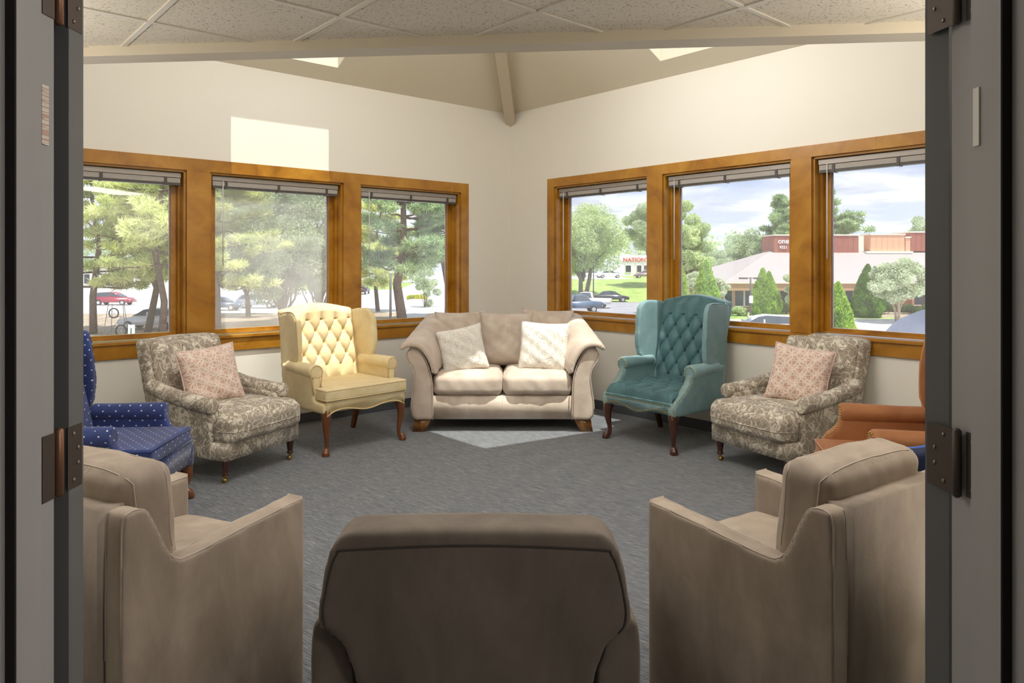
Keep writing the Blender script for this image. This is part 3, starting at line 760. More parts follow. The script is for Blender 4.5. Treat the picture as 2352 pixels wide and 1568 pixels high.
def wing_chair(name, label, cat, loc, rz, P):
    t = thing(name, label, cat, loc, rz, P.get('group'))
    W, H, SH, AH, m, mp = P['W'], P['H'], P['SH'], P['AH'], P['m'], P['mp']; mi = P.get('mi', m)
    hw = W/2; R0 = P.get('rail', .30); FY = -.36; scroll = P.get('scroll', False)
    lean = lambda z: .20+.17*(z-.42)/.7           # front face of the back
    # seat box with serpentine apron
    def zb(x):
        u = x/(hw-.05); return R0+.035-.035*abs(u)**6-P['dip']*math.exp(-(u/.42)**2)
    n = 24; xs = [-(hw-.03)+2*(hw-.03)*i/n for i in range(n+1)]
    pts = [(x, zb(x)) for x in xs]+[(hw-.03, SH-.08), (-(hw-.03), SH-.08)]
    bm = bmesh.new(); prism(bm, pts, 'y', FY, FY+.03)
    box(bm, -(hw-.04), hw-.04, FY+.02, .32, R0+.01, SH-.09); bev(bm, .008, 2)
    fr_o = obj('seat_frame', bm, m, t, True); panels = []
    obj('dust_cover', B(-(hw-.07), hw-.07, FY+.05, .30, R0, R0+.012), M_UNDER, t)
    if P.get('piping', True):
        obj('apron_piping', tube(bmesh.new(), [(x, FY-.002, zb(x)) for x in xs], .005, 6), mp, t, True)
    # arms
    ay0 = P['arm_front']
    for s in (-1, 1):
        xo = s*(hw-.005); xi = s*(hw-.075); xc = s*(hw-.045)
        prof = [(.30, R0), (.30, AH-.03), (ay0, AH-.05)]
        if scroll: prof += sp2([(ay0, AH-.05), (ay0-.02, AH-.13), (ay0-.09, AH-.20), (FY+.005, SH-.10), (FY-.002, R0+.0)], 5)[1:]
        else: prof += [(ay0, SH-.10), (FY+.01, SH-.11), (FY+.01, R0)]
        bm = bmesh.new(); prism(bm, prof, 'x', min(xi, xo), max(xi, xo))
        pa_o = soft(obj('arm_panel', bm, m, t), .013, 4); panels.append(pa_o)
        bm = bmesh.new(); yb = .24
        sp_ = [(xc+s*.0, yb, AH-.052), (xc+s*.002, .1, AH-.055), (xc+s*.010, ay0+.06, AH-.058), (xc+s*.014, ay0-.004, AH-.060)]
        tube(bm, sp_, [.052, .052, .058, .060], 20)
        ro_o = soft(obj('arm_roll', bm, m, t), .012, 3)
        # rounded arm facing with welt
        c = (xc+s*.014, ay0-.006, AH-.060); ring = [(c[0]+.050*math.cos(a), c[1]-.004, c[2]+.050*math.sin(a)) for a in [PI*2*i/20 for i in range(21)]]
        if not scroll:
            arcp = [(c[0]-.043, c[1]-.004, SH-.06)]+[(c[0]+.052*math.cos(a), c[1]-.004, c[2]+.052*math.sin(a)) for a in [PI-PI*i/12 for i in range(13)]]+[(c[0]+.035*1, c[1]-.004, SH-.06)]
            obj('arm_welt', tube(bmesh.new(), snapn(arcp, [pa_o, ro_o]), .0045, 6), mp, t, True)
        else:
            st = sp2([(ay0, AH-.09), (ay0-.02, AH-.15), (ay0-.09, AH-.215), (FY+.005, SH-.11), (FY-.004, R0+.01)], 6)
            for e in (.010, .062):
                path = [(s*(hw-.005-e), y-.010, z) for y, z in st]
                if P.get('nails'): nails(snapn(path, [pa_o, ro_o]), .0175, (0, 0, 0), t)
            if P.get('nails'): nails(snapn([(c[0]+.044*math.cos(a), c[1]-.006, c[2]+.044*math.sin(a)) for a in [-.5+(PI+1.0)*i/16 for i in range(17)]], [pa_o, ro_o]), .017, (0, 0, 0), t)
        # wings
        wt = P.get('wing', .16)
        k0 = P.get('wback', 0)
        wp = sp2([(.10+k0, AH-.06), (.06+k0, AH+.02), (.05+k0, AH+.12), (.055+k0, AH+.24), (.075+k0, H-.10), (.12+k0*.8, H-.045), (.19+k0*.6, H-.03), (.30+k0*.2, H-.035), (.415, H-.06)], 4)
        wp += [(.36, AH-.05), (.30, R0+.02), (.24, R0+.02)]
        ks = P.get('splay', .07)
        def wf(x, y, z, s=s): return (x+s*ks*max(0, (.36-y))*min(1, max(0, (z-AH)/.12)) - s*.03*max(0, (z-AH)), y, z)
        bm = bmesh.new(); prism(bm, wp, 'x', min(s*(hw-.072), s*(hw-.022)), max(s*(hw-.072), s*(hw-.022)), wf)
        o = obj('wing', bm, m, t); soft(o, .013, 5)
        wl = [wf(s*(hw-.020), y-.004, z) for y, z in wp[2:-4]]
        obj('wing_piping', tube(bmesh.new(), snap(wl, o, .0), .0048, 6), mp, t, True)
    # back
    bw = hw-.055
    crest = P.get('crest', .045)
    def ctop(x): return H-.03+crest*math.cos(min(1, abs(x)/bw)*PI/2)**1.3
    xs = [-bw+2*bw*i/20 for i in range(21)]
    pts = [(x, ctop(x)) for x in xs][::-1]+[(-bw+.02, R0+.03), (bw-.02, R0+.03)]
    bm = bmesh.new()
    prism(bm, pts[::-1], 'y', .02, .13, lambda x, y, z: (x, y+lean(z), z))
    o = obj('backrest', bm, m, t); soft(o, .014, 4)
    T0, T1 = SH-.10, None
    sx, sy, rows, t0 = P.get('sx', .125), P.get('sy', .10), P.get('rows', 5), P.get('t0', .17)
    A = P.get('puff', .045); iw = bw-.015
    ph = .5 if P.get('odd') else 0.0
    def bfun(u, v):
        x = (2*u-1)*iw*(.90+.10*v); zt = ctop(x)-.004; z = T0+(zt-T0)*v; tt = z-T0
        e = min(1, (1-abs(2*u-1))*iw/.035, (1-v)*.6/.05+.02)**.5 if v < 1 and 0 < u < 1 else 0
        if P.get('tuft'):
            tq = (tt-t0)/(2*sy); tend = t0+sy*(rows-1)
            if tt < t0: a_ = abs(math.sin(PI*(x/sx+ph)))**.9; pl__ = .35+.65*a_; hgt = pl__
            elif tt > tend:
                a_ = abs(math.sin(PI*(x/sx+ph+(rows-1)*.5)))**.9; k_ = 1 if P.get('pleat') else max(0, 1-(tt-tend)/.07)
                hgt = (.35+.65*a_)*k_+(1-k_)*1.0
            else:
                a_, b_ = x/sx+ph+tq, x/sx+ph-tq
                sa, sb = abs(math.sin(PI*a_)), abs(math.sin(PI*b_)); hgt = .35+.65*(sa*sb)**.45
                # button pull
                ra, rb = round(a_), round(b_); bx = sx*((ra+rb)/2-ph); bt = t0+sy*(ra-rb)
                hgt -= .5*math.exp(-((x-bx)**2+(tt-bt)**2)/(.013**2))
        else: hgt = .9+.25*max(0, 1-(2*u-1)**2)*math.sin(PI*min(1, v))
        y = lean(z)+.022-A*hgt*e
        return (x, y, z)
    grid_mesh('inner_back', 96, 120, bfun, mi, t)
    if P.get('tuft'):
        for r in range(rows):
            for k in range(-4, 5):
                bx = sx*(k+(r % 2)*.5-ph); tt = t0+sy*r; z = T0+tt
                if abs(bx) > iw*.93-.012: continue
                bm = bmesh.new(); ball(bm, (bx, lean(z)+.022-A*-.02-.006, z), .010, 1, .5, 1, 8, 5); obj('button', bm, mi, t, True)
    # seat
    if P['seat'] == 'cushion':
        cw = hw-.015
        pts = [(-cw, FY-.015), (cw, FY-.015), (cw, ay0-.02), (hw-.085, ay0-.02), (hw-.085, .22), (-(hw-.085), .22), (-(hw-.085), ay0-.02), (-cw, ay0-.02)] if not scroll else [(-(hw-.08), FY-.01), (hw-.08, FY-.01), (hw-.08, .22), (-(hw-.08), .22)]
        bm = bmesh.new(); prism(bm, pts, 'z', SH-.095, SH)
        o = obj('seat_cushion', bm, m, t); soft(o, .012, 5)
        for z in (SH-.012, SH-.085):
            loop = [(x*.995, y+.003, z) for x, y in pts[:4]] if not scroll else [(x, y, z) for x, y in (pts[0], pts[1], pts[2])]
            if not scroll: loop = [(pts[7][0], pts[7][1]+.003, z)]+loop[:3]
            else: loop = [(pts[3][0], pts[3][1], z)]+loop
            obj('cushion_piping', tube(bmesh.new(), loop, .0045, 6), mp, t, True)
    else:
        sw_ = hw-.044
        def sfun(u, v):
            x = (2*u-1)*sw_; y = FY-.004+v*.60; e = min(1, (1-abs(2*u-1))*sw_/.03)**.5
            q = y-FY; yy = max(0, q-.20)
            if yy <= 0: hgt = (.45+.55*abs(math.sin(PI*(x/.14)))**.9)
            else:
                a_, b_ = x/.14+yy/.22, x/.14-yy/.22; hgt = .4+.6*(abs(math.sin(PI*a_))*abs(math.sin(PI*b_)))**.45
            z = SH-.045+.05*hgt*e
            if q < .07: z = SH-.10+(z-(SH-.10))*math.sqrt(max(0, 1-(1-q/.07)**2))
            return (x, y, z)
        grid_mesh('tufted_seat', 80, 90, sfun, mi, t)
        for r in range(3):
            for k in range(-2, 3):
                bx = .14*(k+(r % 2)*.5)
                if abs(bx) > sw_-.03: continue
                bm = bmesh.new(); ball(bm, (bx, FY+.20+r*.11, SH-.028), .010, 1, 1, .5, 8, 5); obj('button', bm, mi, t, True)
    if P.get('nails'):
        nails(snapn([(-(hw-.075)+2*(hw-.075)*i/30, FY-.02, SH-.105) for i in range(31)], [fr_o]+panels), .0175, (0, 0, 0), t)
        n = 40; nails(snapn([(x, FY-.02, zb(x)+.012) for x in [-(hw-.015)+2*(hw-.015)*i/n for i in range(n+1)]], [fr_o]+panels), .0175, (0, 0, 0), t)
    for s in (-1, 1):
        cabriole(t, s*(hw-.05), FY+.04, R0+.0, P['leg'], s, P.get('legk', 1))
        back_leg(t, s*(hw-.07), .27, R0, P['leg'])
    return t

YEL = dict(W=.78, H=1.10, SH=.505, AH=.68, m=M_YEL, mp=M_YELP, leg=M_CHERRY, dip=.035, arm_front=-.20, seat='cushion', tuft=True, sx=.135, sy=.098, rows=5, t0=.19, puff=.055, crest=.05, rail=.315)
wing_chair('wing_chair', 'pale yellow velvet wing chair with button tufted back and cherry cabriole legs', 'armchair', (-1.40, 5.90, 0), math.radians(45.5), YEL)
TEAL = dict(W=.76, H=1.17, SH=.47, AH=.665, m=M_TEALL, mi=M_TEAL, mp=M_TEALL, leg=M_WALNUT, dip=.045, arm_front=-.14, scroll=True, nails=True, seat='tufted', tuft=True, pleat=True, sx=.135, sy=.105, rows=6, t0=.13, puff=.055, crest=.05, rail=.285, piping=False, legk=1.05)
wing_chair('wing_chair', 'teal velvet wing chair with tufted seat and brass nailhead trim', 'armchair', (1.27, 5.93, 0), math.radians(-50), TEAL)
BLUE = dict(W=.74, H=1.08, SH=.46, AH=.60, m=M_DOTS, mp=M_DOTS, leg=M_CHERRY, dip=.0, arm_front=-.20, scroll=True, seat='cushion', puff=.05, crest=.03, rail=.20, piping=False, wback=.17, splay=.02)
wing_chair('wing_chair', 'bright blue dotted wing chair at the left wall beside the paisley chair', 'armchair', (-2.32, 4.08, 0), math.radians(94), BLUE)
ORG = dict(W=.76, H=1.10, SH=.43, AH=.635, m=M_ORG, mi=M_ORG, mp=M_ORGP, leg=M_WALNUT, dip=.035, arm_front=-.22, scroll=True, nails=True, seat='cushion', tuft=True, pleat=True, sx=.14, sy=.11, rows=5, t0=.15, puff=.055, crest=.04, rail=.27, piping=False, wback=.15, splay=.02)
wing_chair('wing_chair', 'rust orange velvet wing chair with tufted back and nailhead arms', 'armchair', (2.08, 3.84, 0), math.radians(-103), ORG)
NAVY = dict(W=.74, H=.98, SH=.42, AH=.60, m=M_NAVY, mp=M_NAVYP, leg=M_WALNUT, dip=.0, arm_front=-.22, scroll=True, seat='cushion', puff=.05, crest=.03, rail=.20)

# ---- navy tub chair with a bright blue welt
def tub_chair(loc, rz):
    t = thing('tub_chair', 'navy velvet tub chair with bright blue piping behind the taupe chair', 'armchair', loc, rz)
    def ring(r, a0_, a1_, n=28): return [(r*math.cos(a), r*math.sin(a)*1.0) for a in [a0_+(a1_-a0_)*i/n for i in range(n+1)]]
    a0_, a1_ = math.radians(-40), math.radians(220)
    bm = bmesh.new(); o_ = ring(.37, a0_, a1_); i_ = ring(.28, a1_, a0_)
    prism(bm, o_+i_, 'z', .10, .66, lambda x, y, z: (x, y, z if z < .3 else z+.10*max(0, y)/.37-.075))
    o = obj('tub_back', bm, M_NAVY, t); soft(o, .014, 5)
    obj('rim_piping', tube(bmesh.new(), [(x*1.01, y*1.01, .587+.10*max(0, y)/.37) for x, y in ring(.355, a0_, a1_)], .012, 8), M_NAVYP, t, True)
    bm = cushion(.56, .58, .14, .04, .02); xf(bm, TR(0, -.03, .37)); obj('seat_cushion', bm, M_NAVY, t, True)
    obj('seat_frame', bev(B(-.27, .27, -.30, .20, .12, .31), .02, 3), M_NAVY, t)
    for x in (-.22, .22):
        for y in (-.24, .22): obj('leg', tube(bmesh.new(), [(x, y, .13), (x*1.05, y*1.05, 0)], [.022, .014], 10), M_WALNUT, t, True)
tub_chair((1.86, 2.98, 0), math.radians(-95))

# ---- paisley armchairs
def paisley_chair(label, loc, rz):
    t = thing('paisley_armchair', label, 'armchair', loc, rz); m = M_FLORAL
    hw = .36
    bm = bmesh.new(); prism(bm, [(-.40, .155), (.30, .155), (.30, .27), (-.40, .27)], 'x', -hw+.01, hw-.01); bev(bm, .012, 3)
    obj('seat_rail', bm, m, t, True)
    bm = cushion(.70, .78, .19, .055, .035, 16, .003, 10, 1.0, .03); 
    for v in bm.verts:
        if v.co.y > -.24 and abs(v.co.x) > .26: v.co.x = math.copysign(.26+(abs(v.co.x)-.26)*.15, v.co.x)
    xf(bm, TR(0, -.05, .355)); sc_o = obj('seat_cushion', bm, m, t, True)
    ce = [(x, y, .345) for x, y in ((-.335, -.26), (-.345, -.30), (-.34, -.43), (-.30, -.455), (0, -.475), (.30, -.455), (.34, -.43), (.345, -.30), (.335, -.26))]
    obj('cushion_piping', tube(bmesh.new(), snap(spline(ce, 4), sc_o), .0045, 6), m, t, True)
    for s in (-1, 1):
        bm = bmesh.new(); prism(bm, [(-.27, .155), (.34, .155), (.34, .56), (.05, .53), (-.24, .50), (-.27, .44)], 'x', min(s*(hw-.085), s*hw), max(s*(hw-.085), s*hw))
        o = obj('arm_panel', bm, m, t); soft(o, .013, 5)
        bm = bmesh.new(); tube(bm, spline([(s*(hw-.035), .33, .60), (s*(hw-.032), .10, .545), (s*(hw-.025), -.14, .515), (s*(hw-.02), -.28, .505)], 4), .055, 20)
        o = obj('arm_roll', bm, m, t); soft(o, .013, 4)
        bm = bmesh.new(); lathe(bm, [(.012, .048), (.022, .052), (.026, .062), (.017, .070), (.020, .078), (.025, .125), (.027, .150), (.022, .162)], 16, (s*(hw-.05), -.355, 0))
        lg = obj('leg', bm, M_WALNUT, t, True)
        bm = bmesh.new(); lathe(bm, [(.010, .034), (.012, .044), (.012, .050)], 12, (s*(hw-.05), -.355, 0)); tube(bm, [(s*(hw-.05)-.009, -.347, .017), (s*(hw-.05)+.009, -.347, .017)], .017, 14)
        obj('caster', bm, M_BRASS, lg, True)
        back_leg(t, s*(hw-.06), .27, .15, M_WALNUT, .06)
    def bf(x, y, z): return (x*(1+.06*(z-.4)), y+.24*(z-.30), z)
    bm = bmesh.new(); prism(bm, sp2([(-.32, .20), (-.325, .60), (-.325, .86), (-.305, .905), (-.26, .918), (0, .925), (.26, .918), (.305, .905), (.325, .86), (.325, .60), (.32, .20)], 3), 'y', .225, .345, bf)
    o = obj('backrest', bm, m, t); soft(o, .014, 4)
    bm = cushion(.62, .10, .50, .045, .0, 14, .003, 10, 2.0, .02); xf(bm, TR(0, .318, .660) @ RX(-.235)); obj('inner_back', bm, m, t, True)
    return t
paisley_chair('taupe paisley armchair between the blue chair and the yellow chair', (-2.10, 5.17, 0), math.radians(66))
paisley_chair('taupe paisley armchair between the teal chair and the rust chair', (2.00, 5.18, 0), math.radians(-62))

# ---- sofa
def sofa(loc, rz):
    t = thing('loveseat', 'beige microsuede two seat sofa with rolled pillow arms in the room corner', 'sofa', loc, rz); m = M_SOFA
    bm = B(-.62, .62, -.40, .42, .11, .31); bev(bm, .02, 3); obj('front_rail', bm, m, t, True)
    for x in (-.31, 0, .31): obj('rail_seam', tube(bmesh.new(), [(x, -.4005, .125), (x, -.4005, .29)], .0025, 5), m, t, True)
    obj('dust_cover', B(-.74, .74, -.34, .42, .09, .115), M_UNDER, t)
    for s in (-1, 1):
        bm = cushion(.605, .66, .19, .06, .035, 20, .004, 16, s*1.3, .02); xf(bm, TR(s*.306, -.085, .405)); obj('seat_cushion', bm, m, t, True)
        # arm: S-shaped front outline carried back
        pr = sp2([(.605, .11), (.608, .40), (.64, .56), (.69, .67), (.745, .725), (.80, .725), (.838, .68), (.825, .62), (.785, .56), (.765, .48), (.778, .36), (.795, .24), (.785, .14), (.75, .105)], 4)
        pr = [(s*a, b) for a, b in pr]
        bm = bmesh.new(); prism(bm, pr, 'y', -.43, .42, lambda x, y, z: (x, y, z+(max(0, z-.45)/.3)*.14*max(0, (y+.1))))
        o = obj('arm', bm, m, t); soft(o, .014, 4)
        obj('arm_welt', tube(bmesh.new(), [(x*.994, -.432, z) for x, z in pr[:-6]], .0045, 6), m, t, True)
        # padded arm cover draped over the roll
        top = sp2([(.570, .50), (.585, .60), (.63, .70), (.70, .775), (.785, .795), (.86, .775), (.905, .725)], 5); n = len(top); bot = []
        th = .055
        for i, (a, b) in enumerate(top):
            p0, p1 = top[max(i-1, 0)], top[min(i+1, n-1)]; tx, tz = p1[0]-p0[0], p1[1]-p0[1]; l = math.hypot(tx, tz)
            k = th*(.55+.45*math.sin(PI*i/(n-1))); bot.append((a+tz/l*k, b-tx/l*k))
        pad = [(s*a, b) for a, b in top+bot[::-1]]
        bm = bmesh.new(); ny = 22; rings = []
        for j in range(ny+1):
            v = j/ny; y = -.465+.86*v; sc_ = math.sqrt(max(0, 1-max(0, (1-v*12))**2))*.12+.88 if v < .083 else 1
            lift = .20*max(0, v-.05)**1.0; shx = -.12*v
            wob = (.010*math.sin(v*34+s)+.006*math.sin(v*71))*(1 if v > .02 else 0)
            cxm = sum(p[0] for p in pad)/len(pad); czm = sum(p[1] for p in pad)/len(pad)
            rings.append([bm.verts.new((cxm+(x-cxm)*(sc_+wob)+s*shx, y, czm+(z-czm)*(sc_+wob)+lift)) for x, z in pad])
        for j in range(ny):
            for i in range(len(pad)): bm.faces.new((rings[j][i], rings[j][(i+1) % len(pad)], rings[j+1][(i+1) % len(pad)], rings[j+1][i]))
        bm.faces.new(rings[0][::-1]); bm.faces.new(rings[-1])
        o = obj('arm_pillow', bm, m, t); soft(o, .013, 5)
        # gathers along the front seam of the arm pad
        gb = bmesh.new()
        for i in range(3, n-2, 2):
            a, b = top[i]; c, d_ = bot[i]
            tube(gb, [(s*(a*.7+c*.3), -.462, b*.7+d_*.3), (s*(a*.2+c*.8), -.458, b*.2+d_*.8)], [.0015, .0035], 6)
        o = obj('gathers', gb, m, t, True); o['kind'] = 'stuff'
        for y, f in ((-.36, 1), (.36, -1)):
            bm = bmesh.new(); x = s*.69
            prism(bm, [(x-.075, .115), (x+.075, .115), (x+s*.02+.075*(1 if s > 0 else .4), 0), (x+s*.02-.075*(.4 if s > 0 else 1), 0)], 'y', y-.04, y+.04); bev(bm, .008, 2)
            obj('leg', bm, M_SOFALEG, t, True)
    bm = B(-.66, .66, .28, .44, .12, .74); bev(bm, .03, 3); obj('backrest', bm, m, t, True)
    # three loose-looking back cushions (sewn to the frame)
    for k, (x, z, wd, ht, tilt) in enumerate(((-.405, .76, .50, .50, -.03), (.415, .775, .50, .51, .05), (.035, .745, .53, .52, 0))):
        bm = pillow_bm(wd, ht, .21, 26, k*1.7, .008); xf(bm, TR(x, .215 if k < 2 else .15, z) @ RX(-.20) @ RY(tilt)); obj('back_cushion', bm, m, t, True)
    return t
SOFA = (-.082, 6.60, 0)
sofa(SOFA, 0)

def throw_pillow(label, loc, rx, ry, rz, wd, m, mp=None, t=.15, seed=0.):
    o = empty('throw_pillow', loc); o.rotation_euler = (rx, ry, rz); tag(o, label, 'pillow')
    c = obj('cover', pillow_bm(wd, wd, t, 30, seed, .007), m, o, True)
    if mp: obj('piping', tube(bmesh.new(), pillow_edge(wd, wd), .005, 6, False), mp, o, True)
    return o
throw_pillow('ivory scroll embroidered pillow leaning at the left end of the beige sofa', (-.445, 6.40, .690), -.30, -.20, .08, .42, M_EMB, seed=1)
throw_pillow('ivory scroll embroidered pillow at the right end of the beige sofa', (.285, 6.42, .715), -.26, .05, -.10, .45, M_EMB, seed=4)
throw_pillow('blush pillow with petal embroidery on the paisley chair beside the blue chair', (-2.165, 5.13, .655), -.30, -.10, math.radians(46), .42, M_PINK, M_PINKP, seed=2)
throw_pillow('blush pillow with petal embroidery on the paisley chair beside the rust chair', (2.065, 5.13, .655), -.30, .12, math.radians(-38), .42, M_PINK, M_PINKP, seed=3)

# ---- taupe velvet armchairs seen from behind
def slope_chair(label, loc, rz):
    t = thing('club_chair', label, 'armchair', loc, rz); m, mp = M_GREY, M_GREYP; hw = .35
    sp_ = sp2([(-.35, -.10), (-.352, .55), (-.342, .585), (-.315, .592), (-.10, .578), (.12, .560), (.19, .572), (.235, .65), (.27, .725), (.30, .752), (.335, .752), (.355, .73), (.36, .60), (.36, -.10)], 5)
    for s in (-1, 1):
        bm = bmesh.new(); prism(bm, sp_, 'x', min(s*(hw-.085), s*hw), max(s*(hw-.085), s*hw))
        o = obj('side_panel', bm, m, t); soft(o, .012, 4)
        for e in (.006, .079):
            obj('side_piping', tube(bmesh.new(), snap([(s*(hw-e), y, z) for y, z in sp_[3:-3]], o), .0028, 6), mp, t, True)
    bm = B(-(hw-.088), hw-.088, .285, .375, -.10, .755); bev(bm, .022, 3); o = obj('outer_back', bm, m, t, True)
    obj('seat_frame', bev(B(-(hw-.09), hw-.09, -.335, .28, -.10, .30), .015, 3), m, t, True)
    bm = cushion(.50, .55, .16, .045, .025, 26, .002, 12, .4, .015); xf(bm, TR(0, -.065, .375)); obj('seat_cushion', bm, m, t, True)
    bm = cushion(.57, .17, .43, .055, .0, 34, .004, 13, .9, .02)
    for v in bm.verts: v.co.z += .012*math.sqrt(max(0, 1-(v.co.x/.285)**2)) if v.co.z > .1 else 0
    xf(bm, TR(0, .205, .625) @ RX(-.10)); bc = obj('back_cushion', bm, m, t, True)
    for yy in (-.055, .055):
        pts = [(-.283, yy, -.05), (-.283, yy, .155), (-.255, yy, .196), (0, yy, .222), (.255, yy, .196), (.283, yy, .155), (.283, yy, -.05)]
        M_ = TR(0, .205, .625) @ RX(-.10); obj('cushion_piping', tube(bmesh.new(), snap([M_ @ p for p in spline(pts, 5)], bc), .0026, 6), mp, t, True)
    gb = bmesh.new(); gr = random.Random(4)
    for k in range(26):
        x = -.24+.48*k/25+gr.uniform(-.006, .006); L_ = gr.uniform(.03, .075)
        pp = snap([M_ @ Vector((x+.004*j, .02+.022*j, .225-(.0 if j < 3 else (j-3)*.02))) for j in range(3+int(L_*40))], bc, -.0018)
        tube(gb, pp, [.0008]+[.0028]*(len(pp)-2)+[.0008], 6)
    o = obj('gathers', gb, m, t, True); o['kind'] = 'stuff'
    for x in (-.28, .28):
        for y in (-.29, .31): obj('leg', tube(bmesh.new(), [(x, y, -.09), (x, y, -.126)], [.026, .022], 4), M_WALNUT, t)
    for ch in t.children: ch.data.transform(TR(0, 0, .116) @ Matrix.Scale(.92, 4))
    return t
slope_chair('taupe velvet club chair turned away, in front of the blue dotted chair', (-1.136, 2.272, 0), math.radians(153))
slope_chair('taupe velvet club chair turned away, in front of the rust chair', (.902, 2.30, 0), math.radians(-145))

def rear_chair(loc, rz):
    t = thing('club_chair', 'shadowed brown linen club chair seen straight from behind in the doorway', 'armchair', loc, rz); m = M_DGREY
    def bf(x, y, z): return (x, y+.10*(z-.3), z)
    HB = [(-.245, .10), (-.262, .42), (-.30, .58), (-.356, .625), (-.354, .67), (-.340, .76), (-.322, .812), (-.290, .845), (-.22, .853), (0, .857)]
    pts = sp2(HB+[(-x, z) for x, z in HB[:-1][::-1]], 4)
    bm = bmesh.new(); prism(bm, pts, 'y', .20, .33, bf); o = obj('backrest', bm, m, t); soft(o, .013, 3)
    seam = [bf(x, .331, z) for x, z in sp2([(-.335, .60), (-.343, .67), (-.328, .75), (-.308, .800), (-.275, .812), (0, .822), (.275, .812), (.308, .800), (.328, .75), (.343, .67), (.335, .60)], 5)]
    obj('back_seam', tube(bmesh.new(), snap(seam, o), .003, 6), M_DGREYP, t, True)
    for s in (-1, 1):
        ap = sp2([(s*.26, .10), (s*.272, .42), (s*.300, .565), (s*.330, .622), (s*.362, .627), (s*.385, .59), (s*.388, .45), (s*.375, .10)], 4)
        bm = bmesh.new(); prism(bm, ap, 'y', -.40, .315, lambda x, y, z: (x, y, z-(.10*max(0, (-.05-y)) if z > .3 else 0)))
        o = obj('arm', bm, m, t); soft(o, .013, 4)
        obj('arm_seam', tube(bmesh.new(), snap([(x, .318, z) for x, z in ap[1:12]], o), .003, 6), M_DGREYP, t, True)
    obj('seat_frame', bev(B(-.27, .27, -.38, .22, .10, .30), .015, 3), m, t, True)
    bm = cushion(.53, .60, .16, .045, .025, 12, .002); xf(bm, TR(0, -.09, .37)); obj('seat_cushion', bm, m, t, True)
    for x in (-.26, .26):
        for y in (-.34, .27): obj('leg', tube(bmesh.new(), [(x, y, .11), (x, y, 0)], [.026, .018], 4), M_WALNUT, t)
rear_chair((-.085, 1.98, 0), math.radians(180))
# ================================================================== OUTSIDE (the room is one storey above the car park)
GZ = -3.4
def at(px, Y): return (px-1176)/1640.6*Y
def leaf_cloud(cen, rad, per, size, flat=1.0, long=1.0, up=.0, seed=1, wid=1.0):
    """quads scattered through soft blobs"""
    r_ = np.random.default_rng(seed); cen = np.repeat(np.asarray(cen, float), per, 0); rad = np.repeat(np.asarray(rad, float), per)
    n = len(cen); d_ = r_.normal(size=(n, 3)); d_ /= np.linalg.norm(d_, axis=1)[:, None]
    rr = rad*(.35+.65*r_.random(n)**.5); p = cen+d_*rr[:, None]*np.array([1, 1, flat])
    a = r_.normal(size=(n, 3))*.8+d_*long*.7; a[:, 2] += up; a /= np.linalg.norm(a, axis=1)[:, None]
    b = np.cross(a, r_.normal(size=(n, 3))); b /= np.linalg.norm(b, axis=1)[:, None]
    s = (size*(.6+.8*r_.random(n)))[:, None]; u = a*s*long*.5; v = b*s*.5*wid
    V = np.stack([p-u, p+v*.9, p+u, p-v*.9], 1).reshape(-1, 3)
    return V, np.arange(n*4).reshape(n, 4)
def foliage(V, F, m, parent, name='foliage'):
    o = mesh_np(name, V, F, m, parent); o['kind'] = 'stuff'; return o
def limb(bm, p, q, r0, r1, sag=.0, seed=0):
    p, q = Vector(p), Vector(q); n = 5; r_ = random.Random(seed); pts = []
    for i in range(n+1):
        t = i/n; v = p.lerp(q, t); k = (q-p).length*.04*(1 if 0 < i < n else 0)
        pts.append(v+Vector((r_.uniform(-k, k), r_.uniform(-k, k), r_.uniform(-k, k)-sag*math.sin(PI*t))))
    tube(bm, pts, [r0+(r1-r0)*i/n for i in range(n+1)], 7)
def round_tree(name, label, X, Y, z0, h, r, m, trunk=.22, blobs=34, per=330, size=.22, seed=1, bark=None, low=.30, bloom=None, cat='tree', group=None, multi=1):
    t = thing(name, label, cat, (X, Y, z0), 0, group); r_ = random.Random(seed); cs, rs = [], []
    cz, hz = h*(1+low)/2, h*(1-low)/2
    for i in range(blobs):
        while True:
            u = Vector((r_.uniform(-1, 1), r_.uniform(-1, 1), r_.uniform(-1, 1)))
            if .25 < u.length < 1: break
        cs.append((u.x*r*.86, u.y*r*.86, cz+u.z*hz*.86)); rs.append(r*r_.uniform(.20, .34))
    bm = bmesh.new()
    for k in range(multi):
        a = 2*PI*k/max(1, multi)+.4; q = (math.cos(a)*r*.25*(multi > 1), math.sin(a)*r*.25*(multi > 1), h*(low+.25))
        limb(bm, (math.cos(a)*.12*(multi > 1), math.sin(a)*.12*(multi > 1), -.1), q, trunk, trunk*.5, 0, seed+k)
    for i in range(0, blobs, 3): limb(bm, (0, 0, h*low*r_.uniform(.8, 1.5)), cs[i], trunk*.4, trunk*.08, .1, seed+i)
    obj('trunk', bm, bark or M_BARK, t, True)
    V, F = leaf_cloud(cs, rs, int(per*1.7), size*.72, .8, 1.2, 0, seed); foliage(V, F, m, t)
    if bloom:
        V, F = leaf_cloud(cs, [q*1.08 for q in rs], per//2, size*.9, .8, 1.0, .4, seed+9); foliage(V, F, bloom, t, 'blossoms')
    return t
